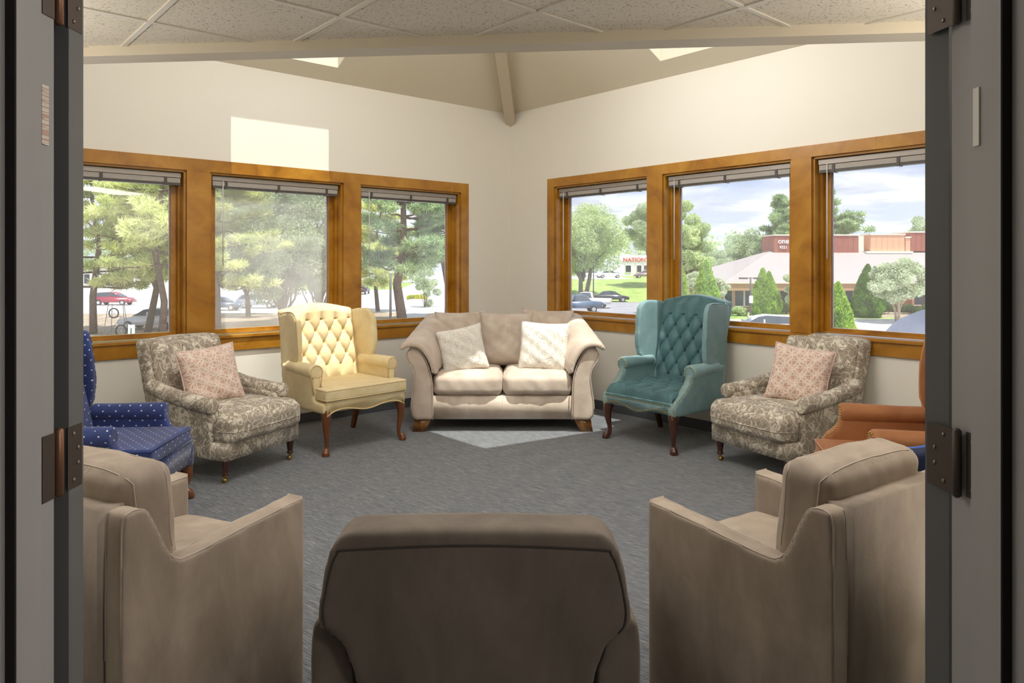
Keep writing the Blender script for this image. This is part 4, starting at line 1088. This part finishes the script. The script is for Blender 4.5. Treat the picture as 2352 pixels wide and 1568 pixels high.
def pine_tree(label, X, Y, z0, h, r, m, trunk=.28, seed=1, levels=11, per=70, size=.34, low=.25, group=None, blob=.55, bushy=1.0):
    t = thing('pine_tree', label, 'tree', (X, Y, z0), 0, group); r_ = random.Random(seed); cs, rs = [], []
    bm = bmesh.new(); limb(bm, (0, 0, -.1), (r_.uniform(-.3, .3), r_.uniform(-.3, .3), h), trunk, trunk*.18, 0, seed)
    for i in range(levels):
        f = i/(levels-1); z = h*(low+(1-low)*f*.97); R_ = r*(1-f**1.6*.85)*(.75+.25*min(1, f*5))
        for k in range(4 if f < .8 else 3):
            a = r_.uniform(0, 2*PI); rr = R_*r_.uniform(.7, 1.05); end = (math.cos(a)*rr, math.sin(a)*rr, z+rr*r_.uniform(-.05, .30))
            limb(bm, (0, 0, z), end, trunk*.30*(1-f*.6), trunk*.05, .15, seed*31+i*5+k)
            for q in range(4):
                t_ = .45+.19*q; j = .16*rr
                cs.append((end[0]*t_+r_.uniform(-j, j), end[1]*t_+r_.uniform(-j, j), z+(end[2]-z)*t_+.12+r_.uniform(-.1, .2))); rs.append(blob*r_.uniform(.7, 1.25)*bushy)
    obj('trunk', bm, M_BARK, t, True)
    V, F = leaf_cloud(cs, rs, int(per*2.1), size*.9, .5, 2.3, .35, seed, .34); foliage(V, F, m, t); return t
def cone_shrub(label, X, Y, z0, h, r, m, seed=1, twin=False):
    t = thing('arborvitae', label, 'shrub', (X, Y, z0)); r_ = np.random.default_rng(seed); n = 9000
    f = r_.random(n)**1.3; a = r_.random(n)*2*PI; prof = np.sin(np.clip(1-f, 0, 1)*PI/2)**.9*(.62+.38*np.clip(f*6, 0, 1)); rr = r*prof*(.82+.22*r_.random(n)+.08*np.sin(a*5+f*9))
    p = np.stack([np.cos(a)*rr, np.sin(a)*rr, f*h+.05], 1)
    if twin: p[::3, 0] += r*.5; p[::3, 2] *= .93
    up = np.stack([np.cos(a)*.5, np.sin(a)*.5, np.ones(n)], 1)+r_.normal(size=(n, 3))*.35; up /= np.linalg.norm(up, axis=1)[:, None]
    b = np.cross(up, r_.normal(size=(n, 3))); b /= np.linalg.norm(b, axis=1)[:, None]; s = .17*(.6+.8*r_.random(n))[:, None]
    V = np.stack([p-up*s, p+b*s*.4, p+up*s, p-b*s*.4], 1).reshape(-1, 3); foliage(V, np.arange(n*4).reshape(n, 4), m, t)
    obj('stem', tube(bmesh.new(), [(0, 0, -.1), (0, 0, h*.8)], [.09, .02], 7), M_BARK, t); return t
def bush(label, X, Y, z0, r, h, m, seed=1, name='bush'):
    t = thing(name, label, 'shrub', (X, Y, z0)); r_ = random.Random(seed)
    cs = [(r_.uniform(-r, r)*.7, r_.uniform(-.6, .6)*min(r, 1), h*r_.uniform(.35, .75)) for i in range(14)]
    V, F = leaf_cloud(cs, [h*.42]*14, 170, .12, .8, 1.2, 0, seed); foliage(V, F, m, t)
    bm = bmesh.new()
    for c in cs[:5]: limb(bm, (c[0]*.3, 0, -.05), c, .03, .01, 0, seed)
    obj('stem', bm, M_BARK, t); return t

# ---- ground
struct('ground', B(-300, 300, 9.5, 500, GZ-.5, GZ), M_PAVE, 'pale sunlit car park paving')
def patch(name, pts, z, m, label):
    bm = bmesh.new(); prism(bm, pts, 'z', GZ-.2, z); return struct(name, bm, m, label)
patch('ground_road', [(4, 70), (40, 70), (48, 92), (2, 92)], GZ+.015, M_ROAD, 'grey asphalt lane by the dark sedan')
patch('ground_litter', [(-40, 40), (-9, 44), (-11, 72), (-44, 70)], GZ+.04, M_LITTER, 'mulched tree bed under the pines')
patch('ground_verge', [(-60, 132), (-22, 140), (-26, 190), (-75, 190)], GZ+.05, M_LAWN, 'far grass verge')
patch('ground_lawn', [(17, 62.5), (60, 62.5), (60, 71.5), (17, 71.5)], GZ+.06, M_LAWN, 'grass strip in front of the brick office')
patch('ground_bed', [(27, 65), (60, 65), (60, 71.5), (27, 71.5)], GZ+.09, M_LITTER, 'planting bed in front of the brick office')
patch('ground_kerb', [(15, 61.6), (60, 61.6), (60, 62.0), (15, 62.0)], GZ+.16, M_CURB, 'concrete kerb in front of the office')
# grass bank
nx, ny = 30, 24
V = []; 
for j in range(ny+1):
    for i in range(nx+1):
        x = -2+52*i/nx; y = 92+70*j/ny; f = min(1, (y-92)/34); f = f*f*(3-2*f)
        V.append((x, y, GZ+.03+2.25*f+.12*math.sin(x*.3)*f))
F = [(j*(nx+1)+i, j*(nx+1)+i+1, (j+1)*(nx+1)+i+1, (j+1)*(nx+1)+i) for j in range(ny) for i in range(nx)]
hl = mesh_np('ground_bank', V, F, M_LAWN, None, True); hl['kind'] = 'structure'; hl['label'] = 'grass bank rising behind the sedan'
def bank(y): f = min(1, max(0, (y-92)/34)); return GZ+.03+2.25*f*f*(3-2*f)
struct('ground_bank_road', B(-6, 60, 128, 152, -1.5, bank(140)+.04), M_PAVE, 'pale road on top of the bank')

# ---- cars
def car(label, X, Y, z, rz, m, kind='sedan', L=4.5, Wd=1.78, group=None, name='car'):
    t = thing(name, label, 'car', (X, Y, z), rz, group); h2 = Wd/2
    if kind == 'sedan':
        body = [(-L/2, .35), (-L/2, .85), (-L*.36, .93), (-L*.15, .95), (L*.17, .93), (L*.40, .80), (L/2, .66), (L/2, .32)]
        cab = [(-L*.38, .90), (-L*.22, 1.36), (-.1, 1.44), (L*.10, 1.38), (L*.27, .90)]
    elif kind == 'hatch':
        body = [(-L/2, .35), (-L/2, 1.0), (-L*.3, 1.02), (L*.2, 1.0), (L*.42, .85), (L/2, .66), (L/2, .32)]
        cab = [(-L*.48, .98), (-L*.40, 1.50), (-.2, 1.58), (L*.08, 1.48), (L*.27, .96)]
    else:
        body = [(-L/2, .45), (-L/2, 1.08), (-L*.05, 1.10), (L*.2, 1.15), (L*.48, 1.08), (L/2, .95), (L/2, .42)]
        cab = [(-L*.10, 1.08), (-L*.07, 1.75), (L*.10, 1.80), (L*.17, 1.72), (L*.27, 1.12)]
    bm = bmesh.new(); prism(bm, body, 'y', -h2, h2); bev(bm, .09, 3); obj('body', bm, m, t, True)
    bm = bmesh.new(); prism(bm, cab, 'y', -h2+.12, h2-.12, lambda x, y, z_: (x, y*(1-.16*max(0, z_-.9)/.6), z_)); bev(bm, .05, 2); obj('roof', bm, m, t, True)
    cz0 = min(z_ for x, z_ in cab); gl = [(x*.90+.02, cz0+.06+(z_-cz0)*.84) for x, z_ in cab]
    for s in (-1, 1):
        bm = bmesh.new(); prism(bm, gl, 'y', s*(h2-.125), s*(h2-.10), lambda x, y, z_: (x, y*(1-.16*max(0, z_-.9)/.6), z_)); o = obj('side_window', bm, M_CGLASS, t)
        obj('window_pillar', B(-.06, .04, min(s*(h2-.13), s*(h2-.085)), max(s*(h2-.13), s*(h2-.085)), .9, 1.3), m, o)
    a, b = cab[-2], cab[-1]; bm = bmesh.new(); prism(bm, [(a[0]+.03, a[1]-.06), (b[0]+.02, b[1]+.05), (b[0]-.04, b[1]+.05), (a[0]-.03, a[1]-.06)], 'y', -h2+.22, h2-.22); obj('windscreen', bm, M_CGLASS, t)
    for x in (-L*.31, L*.32):
        for s in (-1, 1):
            bm = bmesh.new(); tube(bm, [(x, s*(h2-.20), .32), (x, s*(h2+.01), .32)], .325, 20); w_ = obj('wheel', bm, M_TYRE, t)
            bm = bmesh.new(); tube(bm, [(x, s*(h2-.01), .32), (x, s*(h2+.025), .32)], .20, 12); obj('rim', bm, M_RIM, w_)
    for s in (-1, 1):
        obj('tail_lamp', bev(B(-L/2-.015, -L/2+.05, s*h2*.80-.12, s*h2*.80+.12, .68, .84), .01, 1), M_LAMPR, t)
        obj('head_lamp', bev(B(L/2-.10, L/2+.01, s*h2*.78-.14, s*h2*.78+.14, .60, .72), .01, 1), M_LAMPW, t)
    return t
C_W = mat('car_white', '#e8e8ea', .3, Coat_Weight=.5); C_D = mat('car_dark', '#32343e', .3, Coat_Weight=.5); C_B = mat('car_blue', '#4c6384', .3, Coat_Weight=.5)
C_R = mat('car_red', '#a03048', .3, Coat_Weight=.5); C_S = mat('car_silver', '#b4bac4', .3, Metallic=.4)
car('black sedan parked at the foot of the grass bank', at(1403, 93), 93, GZ+.02, 0, C_D)
car('dark blue pickup at the lower edge of the view over the sofa', at(1325, 73), 73, GZ+.02, .12, C_B, 'pickup', 4.9)
car('white pickup seen tail first behind the blue pickup', at(1352, 80), 80, GZ+.02, PI-.25, C_W, 'pickup', 5.0)
car('white sedan on the road above the grass bank', at(1400, 136), 136, bank(140)+.05, 0, C_W)
car('white sedan partly behind the big tree on the upper road', at(1358, 138), 138, bank(140)+.05, 0, C_W)
car('mauve hatchback on the upper road at the window post', at(1484, 134), 134, bank(140)+.05, PI, mat('car_mauve', '#98808c', .3), 'hatch')
car('white hatchback parked behind the pine trunks', at(350, 53.5), 53.5, GZ+.05, PI, C_W, 'hatch', 4.3)
car('red hatchback across the car park by the white building', at(262, 86), 86, GZ+.01, 0, C_R, 'hatch')
car('blue sedan parked in the shade of the trees', at(505, 76), 76, GZ+.01, .05, C_B)
car('silver hatchback parked behind the tree trunks', at(595, 80), 80, GZ+.01, 0, C_S, 'hatch')
car('dark hatchback parked at the left of the corner window', at(832, 118), 118, GZ+.01, PI/2, C_D, 'hatch')
car('silver hatchback just below the light pole', at(1750, 47), 47, GZ+.01, PI-.15, C_W, 'hatch')

# ---- trees seen through the left windows
PG = 'pines outside the left windows'
pine_tree('large pine with the trunk just right of the white hatchback', at(372, 47), 47, GZ, 15, 4.6, M_PINE, .27, 3, 13, 58, .32, .32)
pine_tree('pine with the trunk in front of the white hatchback', at(339, 51), 51, GZ, 14, 4.4, M_PINE, .27, 5, 13, 58, .32, .28)
pine_tree('pale pine at the edge of the left window', at(215, 50), 50, GZ, 15, 5.0, M_PINE, .27, 8, 12, 62, .32, .22)
pine_tree('pine standing at the left of the middle window', at(500, 52), 52, GZ, 15, 4.8, M_PINE, .28, 11, 13, 58, .32, .22)
round_tree('shade_tree', 'dense broad tree filling the middle left window', at(650, 56), 56, GZ, 14.5, 4.4, M_LEAFD, .25, 60, 420, .20, 13, low=.05)
round_tree('shade_tree', 'loose leafy tree at the right of the middle left window', at(735, 60), 60, GZ, 14, 3.8, M_LEAFD, .22, 46, 420, .20, 17, low=.03)
round_tree('shade_tree', 'rounded tree behind the middle left window pines', at(570, 66), 66, GZ, 15, 4.2, M_LEAF, .25, 46, 360, .22, 19, low=.15)
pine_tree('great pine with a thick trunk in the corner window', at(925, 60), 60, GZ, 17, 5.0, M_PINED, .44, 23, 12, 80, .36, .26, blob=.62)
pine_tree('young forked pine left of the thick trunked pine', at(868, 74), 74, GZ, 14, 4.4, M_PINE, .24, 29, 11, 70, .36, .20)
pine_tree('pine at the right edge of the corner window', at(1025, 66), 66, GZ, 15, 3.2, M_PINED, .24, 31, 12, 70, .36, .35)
round_tree('bed_shrub', 'rounded shrub in the tree bed below the thick pine', at(975, 82), 82, GZ, 4.6, 2.0, M_LEAFD, .08, 16, 260, .16, 37, low=.0, cat='shrub')
t = thing('kerbed_island', 'kerbed island of yellow flowering groundcover', 'planting bed', (at(962, 100), 100, GZ))
bm = bmesh.new(); lathe(bm, [(1.5, 0), (1.5, .16), (1.3, .16)], 28); xf(bm, Matrix.Diagonal((1.1, 2.2, 1, 1))); obj('kerb', bm, M_CURB, t)
V, F = leaf_cloud([(random.uniform(-1.2, 1.2), random.uniform(-2.4, 2.4), .35) for i in range(18)], [.45]*18, 160, .16, .6, 1.2, .4, 3); foliage(V, F, M_FLOWER, t)
# treelines far off, nobody could count them
def treeline(label, x0, x1, y, h, m, seed):
    r_ = random.Random(seed); n = int((x1-x0)/3.2); cs = [(x0+(x1-x0)*(i+r_.random())/n, y+r_.uniform(-5, 5), GZ+h*r_.uniform(.15, .92)) for i in range(n) for _ in range(3)]
    V, F = leaf_cloud(cs, [h*.22*r_.uniform(.7, 1.2) for _ in cs], 200, .55, .9, 1.2, 0, seed); o = foliage(V, F, m, None, 'treeline'); tag(o, label, 'treeline', None, 'stuff')
treeline('distant hazy treeline beyond the left car park', -130, -20, 190, 13, M_LEAFD, 41)
treeline('distant treeline behind the red lettered shop', -10, 60, 190, 15, M_LEAF, 43)
treeline('distant treeline behind the brick office', 50, 130, 175, 11.5, M_LEAFD, 47)
treeline('distant treeline closing the car park beyond the blue chair window', -300, -128, 165, 14, M_LEAF, 42)
treeline('distant treeline past the right end of the brick office', 128, 260, 160, 12, M_LEAF, 48)
# ---- trees seen through the right windows
round_tree('maple_tree', 'large maple on the grass bank in the window beside the sofa', at(1340, 100), 100, bank(100)-.1, 13, 6.2, M_LEAF, .36, 80, 420, .26, 51, low=.22, multi=2)
round_tree('maple_tree', 'second maple right of the large one on the bank', at(1490, 112), 112, bank(112)-.1, 13.5, 4.2, M_LEAFD, .3, 46, 360, .26, 53, low=.40)
round_tree('maple_tree', 'tall upright tree at the left of the middle right window', at(1568, 69), 69, GZ, 11.5, 2.9, M_LEAF, .28, 52, 420, .22, 57, low=.08)
round_tree('maple_tree', 'lower round tree between the tall tree and the office roof', at(1640, 101), 101, GZ, 7.4, 3.1, M_LEAFD, .25, 34, 330, .22, 59, low=.06)
pine_tree('blue green pine with a pointed top behind the red sign box', at(1790, 104), 104, GZ, 14.6, 4.2, M_PINED, .3, 61, 14, 70, .42, .15, blob=.75)
round_tree('shade_tree', 'broad dark tree behind the left end of the office roof', at(1725, 108), 108, GZ, 10.8, 4.6, M_LEAFD, .3, 44, 330, .28, 63, low=.1)
pine_tree('spreading pine behind the right window of the office view', at(1905, 100), 100, GZ, 15.2, 5.6, M_PINED, .3, 67, 11, 60, .42, .35, blob=.70)
round_tree('shade_tree', 'dark tree at the right edge behind the peach roof box', at(2130, 104), 104, GZ, 12.6, 4.2, M_LEAFD, .3, 44, 330, .26, 69, low=.2)
cone_shrub('bright green arborvitae directly behind the teal chair', at(1622, 58), 58, GZ, 5.1, 1.25, M_ARB, 71)
cone_shrub('bright arborvitae cut off by the window post', at(1560, 57), 57, GZ, 5.0, 1.0, M_ARB, 73)
cone_shrub('twin tipped arborvitae beside the light pole', at(1752, 66), 66, GZ, 4.4, 1.15, M_ARB, 75, True)
cone_shrub('nearest bright arborvitae at the left of the last window', at(1925, 47), 47, GZ, 3.55, .95, M_ARB, 77)
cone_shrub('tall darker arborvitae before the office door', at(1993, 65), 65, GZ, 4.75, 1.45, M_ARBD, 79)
round_tree('crape_myrtle', 'white flowering crape myrtle before the office windows', at(2062, 59.5), 59.5, GZ, 5.5, 2.4, M_LEAFD, .11, 40, 300, .15, 81, bark=M_BARKL, low=.30, bloom=M_BLOOM, multi=3)
round_tree('crape_myrtle', 'white flowering crape myrtle left of the arborvitae', at(1592, 64), 64, GZ, 4.4, 1.6, M_LEAFD, .08, 20, 260, .14, 83, bark=M_BARKL, low=.15, bloom=M_BLOOM, multi=3)
round_tree('crape_myrtle', 'white flowering crape myrtle right of the arborvitae', at(1650, 65), 65, GZ, 4.2, 1.3, M_LEAFD, .08, 18, 260, .14, 85, bark=M_BARKL, low=.12, bloom=M_BLOOM, multi=3)
round_tree('crape_myrtle', 'white flowering crape myrtle half hidden by the window post', at(1830, 64), 64, GZ, 4.3, 1.5, M_LEAFD, .08, 20, 260, .14, 87, bark=M_BARKL, low=.3, bloom=M_BLOOM, multi=3)
bush('clipped dark shrub right of the twin arborvitae', at(1806, 69.5), 69.5, GZ, 1.0, 1.2, M_HEDGE, 91)
bush('low pale shrub left of the light pole', at(1698, 67), 67, GZ, .9, .9, M_LEAF, 92)
bush('low clipped hedge left of the crape myrtle trunk', at(2028, 69), 69, GZ, 1.6, 1.1, M_HEDGE, 93, 'hedge')
bush('low clipped hedge right of the crape myrtle trunk', at(2098, 69), 69, GZ, 1.8, 1.1, M_HEDGE, 94, 'hedge')
bush('small yellowish shrub at the foot of the nearest arborvitae', at(1950, 49), 49, GZ, .5, .7, M_FLOWER, 95)

# ---- brick office with a hip roof
t = thing('office_building', 'single storey brick office with a hip roof and red roof boxes', 'building', (0, 0, 0))
X0, Y0, Y1, X1 = 22.4, 73.2, 94, 62
obj('wall', B(X0, X1, Y0, Y1, GZ-.1, -1.1), M_BRICK, t)
fa = obj('fascia', bev(B(X0-.9, X1, Y0-1.0, Y0-.6, -1.15, -.42), .02, 1), M_STUCCO, t)
obj('soffit', B(X0-.9, X1, Y0-.62, Y0+.1, -1.12, -1.02), M_CREAM, t)
obj('gutter', bev(B(X0-1.0, X1, Y0-1.12, Y0-1.0, -.46, -.34), .02, 1), M_CREAM, t)
V = [(X0-1, Y0-1, -.36), (X1+4, Y0-1, -.36), (X1+4, Y1+1, -.36), (X0-1, Y1+1, -.36), (30.3, 83.4, 3.15), (X1-4, 83.4, 3.15), (X1+4, 83.4, 3.15)]
bm = bmesh.new(); vs = [bm.verts.new(v) for v in V]
for f in ((0, 1, 6, 4), (3, 4, 6, 2), (0, 4, 3), (0, 3, 2, 1), (1, 2, 6)): bm.faces.new([vs[i] for i in f])
obj('roof', bm, M_SHINGLE, t)
def office_win(x0, x1, z0, z1, name='window'):
    w_ = obj(name, B((x0-.09, x1+.09, Y0-.07, Y0-.01, z0-.09, z1+.05),), M_CREAM, t)
    obj('pane', B(x0, x1, Y0-.09, Y0-.07, z0, z1), M_DARKWIN, w_)
for a, b in ((1664, 1681), (1688, 1707), (1711, 1735), (1772, 1788), (1791, 1809)): office_win(at(a, Y0), at(b, Y0), -2.75, -1.22)
office_win(at(1941, Y0), at(1957, Y0), -2.55, -1.22)
office_win(at(2028, Y0), at(2052, Y0), -2.65, -1.22); office_win(at(2099, Y0), at(2128, Y0), -2.65, -1.22); office_win(at(2134, Y0), at(2160, Y0), -2.65, -1.22)
d_ = obj('door', B(at(1964, Y0), at(1976, Y0), Y0-.08, Y0-.01, GZ, -1.25), M_CREAM, t); obj('door_glass', B(at(1966, Y0), at(1974, Y0), Y0-.1, Y0-.08, GZ+.3, -1.4), M_DARKWIN, d_)
for a in (1685, 1815, 1960, 2020, 2096): obj('pilaster', B(at(a, Y0)-.12, at(a, Y0)+.12, Y0-.12, Y0, GZ, -1.1), M_STUCCO, t)
for a in (1935, 2010, 2075): obj('brick_panel', B(at(a, Y0)-.5, at(a, Y0)+.5, Y0-.05, Y0, GZ, -2.7), M_PANEL, t)
YB = 82.4
def roof_box(a, b, y0, y1, m, hz=(2.9, 4.85), deep=4, side=None):
    xa, xb = at(a, YB), at(b, YB); o = obj('roof_box', B(xa, xb, YB, YB+deep, hz[0], hz[1]), m, t)
    obj('coping', bev(B(xa-.08, xb+.08, YB-.08, YB+deep, hz[1], hz[1]+.14), .01, 1), M_CREAM, o)
    if side: obj('side_panel', B(xb, xb+.9, YB+.6, YB+deep, hz[0], hz[1]), M_CREAM, o)
    n = int((xb-xa)/.6)
    rb = bmesh.new()
    for k in range(1, n): box(rb, xa+k*(xb-xa)/n-.015, xa+k*(xb-xa)/n+.015, YB-.02, YB, hz[0]+.1, hz[1]-.02)
    if n > 1: obj('batten', rb, m, o)['kind'] = 'stuff'
    return o
sgn = roof_box(1778, 1972, 541, 573, M_PANEL, (2.7, 4.80), 4, True)
roof_box(2000, 2078, 537, 567, M_PEACH, (2.9, 4.88)); roof_box(2080, 2091, 540, 565, M_PEACH, (2.9, 4.55), 3); roof_box(2092, 2200, 528, 563, M_PANEL, (3.0, 5.15))
obj('roof_curb', B(at(1985, YB), at(2092, YB), YB-.5, YB+4, 2.75, 3.0), M_CREAM, t)
def text(name, body, size, loc, m, parent, rz=0, ext=.03):
    c = bpy.data.curves.new(name, 'FONT'); c.body = body; c.size = size; c.extrude = ext; c.align_x = 'CENTER'; c.materials.append(m); c.offset = size*.012
    o = bpy.data.objects.new(name, c); COL.objects.link(o); o.location = loc; o.rotation_euler = (PI/2, 0, rz); 
    dg = bpy.context.evaluated_depsgraph_get(); me = bpy.data.meshes.new_from_object(o.evaluated_get(dg)); n = bpy.data.objects.new(name, me); COL.objects.link(n)
    n.location = loc; n.rotation_euler = (PI/2, 0, rz); n.parent = parent; bpy.data.objects.remove(o); n.name = name; return n
text('lettering', 'one', .82, (at(1799, YB), YB-.06, 3.90), M_SIGNW, sgn)
text('lettering', '9321', .46, (at(1799, YB), YB-.06, 3.30), M_SIGNW, sgn)

# ---- shop with red letters, white sign board
t = thing('shop_building', 'white shop with red lettering above its windows beyond the bank', 'building', (0, 0, 0)); YS = 154; zb_ = bank(150)
obj('wall', B(at(1424, YS), at(1560, YS), YS, YS+14, zb_-.3, zb_+3.4), M_WHITEB, t)
obj('parapet', B(at(1424, YS), at(1560, YS), YS-.15, YS+14, zb_+3.4, zb_+4.6), M_WHITEB, t)
for a, b in ((1436, 1450), (1462, 1474), (1478, 1490)):
    w_ = obj('window', B(at(a, YS), at(b, YS), YS-.12, YS-.02, zb_+.9, zb_+2.5), M_SIGNW, t); obj('pane', B(at(a, YS)+.1, at(b, YS)-.1, YS-.16, YS-.12, zb_+1.0, zb_+2.4), M_DARKWIN, w_)
text('lettering', "NATION'S", 1.25, (at(1461, YS), YS-.25, zb_+3.2), M_SIGNR, t)
t = thing('notice_board', 'blank white board on two posts left of the shop', 'sign', (at(1420, 140), 140, zb_))
obj('board', B(-.95, .95, -.05, .05, 1.1, 2.6), M_SIGNW, t)
for x in (-.7, .7): obj('post', B(x-.06, x+.06, -.06, .06, -.1, 1.1), M_SIGNW, t)
# ---- white building far left
t = thing('white_building', 'long low white building across the car park', 'building', (0, 0, 0)); YW = 122
obj('wall', B(at(120, YW), at(560, YW), YW, YW+12, GZ-.1, .9), M_WHITEB, t); obj('roof', bev(B(at(118, YW), at(562, YW), YW-.5, YW+12, .9, 1.5), .03, 1), M_SHINGLE, t)
for a in (200, 222, 244, 270, 300, 330, 360, 395, 480, 520):
    w_ = obj('window', B(at(a, YW)-.55, at(a, YW)+.55, YW-.06, YW, -1.9, -.1), M_CREAM, t); obj('pane', B(at(a, YW)-.45, at(a, YW)+.45, YW-.1, YW-.06, -1.8, -.2), M_DARKWIN, w_)
# ---- poles, posts
def lamp(label, X, Y, top, heads):
    t = thing('street_lamp', label, 'street lamp', (X, Y, GZ)); h = top-GZ
    obj('pole', tube(bmesh.new(), [(0, 0, 0), (0, 0, h)], [.10, .07], 12), M_POLE, t, True)
    obj('base', bev(B(-.22, .22, -.22, .22, 0, .5), .02, 1), M_CURB, t)
    if heads:
        for s in (-1, 1): 
            a = obj('arm', tube(bmesh.new(), [(0, 0, h-.08), (s*.35, 0, h-.08)], .035, 8), M_POLE, t); obj('lamp_head', bev(B(min(s*.3, s*.95), max(s*.3, s*.95), -.18, .18, h-.16, h-.02), .02, 1), M_POLE, a)
        p = obj('notice', B(-.16, .16, -.13, -.10, h*.42, h*.42+.62), M_SIGNW, t)
lamp('double headed light pole in front of the brick office', at(1724, 61), 61, .38, True)
lamp('plain dark pole in the pavement left of the thick pine', at(897, 50), 50, .85, False)
lamp('thin dark pole on the grass bank beside the big maple', at(1363, 96), 96, 1.9, False)
t = thing('marker_post', 'white utility marker post with a green stripe in the tree bed', 'post', (at(302, 44), 44, GZ)); obj('panel', bev(B(-.19, .19, -.04, .04, 0, 1.15), .02, 1), M_SIGNW, t); obj('stripe', B(-.05, .05, -.05, -.04, .1, .95), M_GREENS, t)
t = thing('metal_stand', 'tall thin metal frame with a wheel standing in the car park', 'stand', (at(268, 46), 46, GZ))
for x, y in ((-.75, -.3), (.75, -.3), (-.6, .4), (.6, .4)): obj('leg', tube(bmesh.new(), [(x, y, 0), (x*.62, y*.4, 2.35)], .022, 6), M_STEEL, t)
for z in (.75, 1.5, 2.3): obj('crossbar', tube(bmesh.new(), [(-.66+.1*z*.6, -.2, z), (.66-.1*z*.6, -.2, z)], .018, 6), M_STEEL, t)
obj('brace', tube(bmesh.new(), [(-.72, -.28, .05), (.40, -.2, 1.5)], .018, 6), M_STEEL, t)
for cx_, cz_, r__ in ((.42, .62, .34), (-.05, 1.75, .30)):
    bm = bmesh.new(); tube(bm, [(cx_+r__*math.cos(a), -.25, cz_+r__*math.sin(a)) for a in [2*PI*k/24 for k in range(25)]], .045, 6); w_ = obj('wheel', bm, M_TYRE, t, True)
    bm = bmesh.new()
    for k in range(6): tube(bm, [(cx_, -.25, cz_), (cx_+r__*math.cos(k*PI/3), -.25, cz_+r__*math.sin(k*PI/3))], .012, 5)
    obj('spoke', bm, M_RIM, w_)
# ---- the lower entrance roof of this building, just outside the last window
t = thing('entrance_roof', 'curved blue grey metal entrance roof beside pale shingles just outside', 'roof', (0, 0, 0)); YR = 13.5
arc = sp2([(at(2034, YR), 1.45-152*YR/1640.6), (at(2060, YR), 1.45-128*YR/1640.6), (at(2095, YR), 1.45-112*YR/1640.6), (at(2135, YR), 1.45-100*YR/1640.6), (at(2200, YR), 1.45-92*YR/1640.6), (at(2300, YR), 1.45-95*YR/1640.6)], 4)
bm = bmesh.new(); prism(bm, arc+[(arc[-1][0], -.6), (arc[0][0], -.6)], 'y', YR, YR+3.5, lambda x, y, z: (x+(y-YR)*1.16, y, z)); obj('curved_roof', bm, M_AWN, t)
for k in range(8):
    y = YR+.3+k*.45
    obj('standing_seam', tube(bmesh.new(), [(x+(y-YR)*1.16, y, z+.012) for x, z in arc], .016, 5), M_AWN, t)
def sl(x, y): return 1.45-165*YR/1640.6+.32*(x-at(2060, YR))*.75-.10*(y-YR+1.2)
q = [(at(2050, YR)-.3, YR-2.2), (at(2300, YR), YR-2.2), (at(2300, YR), YR-.02), (at(2050, YR)-.3, YR-.02)]
bm = bmesh.new(); A_ = [bm.verts.new((x, y, sl(x, y))) for x, y in q]; Z_ = [bm.verts.new((x, y, sl(x, y)-.2)) for x, y in q]
bm.faces.new(A_); bm.faces.new(Z_[::-1])
for k in range(4): bm.faces.new((A_[k], A_[(k+1) % 4], Z_[(k+1) % 4], Z_[k]))
rf = obj('shingle_slope', bm, M_SHNEAR, t)
for r in range(9):
    for c in range(7):
        x = q[0][0]+.05+c*.33+(r % 2)*.16; y = YR-2.15+r*.235
        bm = bmesh.new(); A_ = [bm.verts.new((x+a, y+b, sl(x+a, y+b)+dz)) for a, b, dz in ((0, 0, .012), (.315, 0, .012), (.315, .23, .003), (0, .23, .003))]; Z_ = [bm.verts.new((v.co.x, v.co.y, v.co.z-.01)) for v in A_]
        bm.faces.new(A_); bm.faces.new(Z_[::-1])
        for k in range(4): bm.faces.new((A_[k], A_[(k+1) % 4], Z_[(k+1) % 4], Z_[k]))
        obj('shingle', bm, M_SHNEAR, rf)
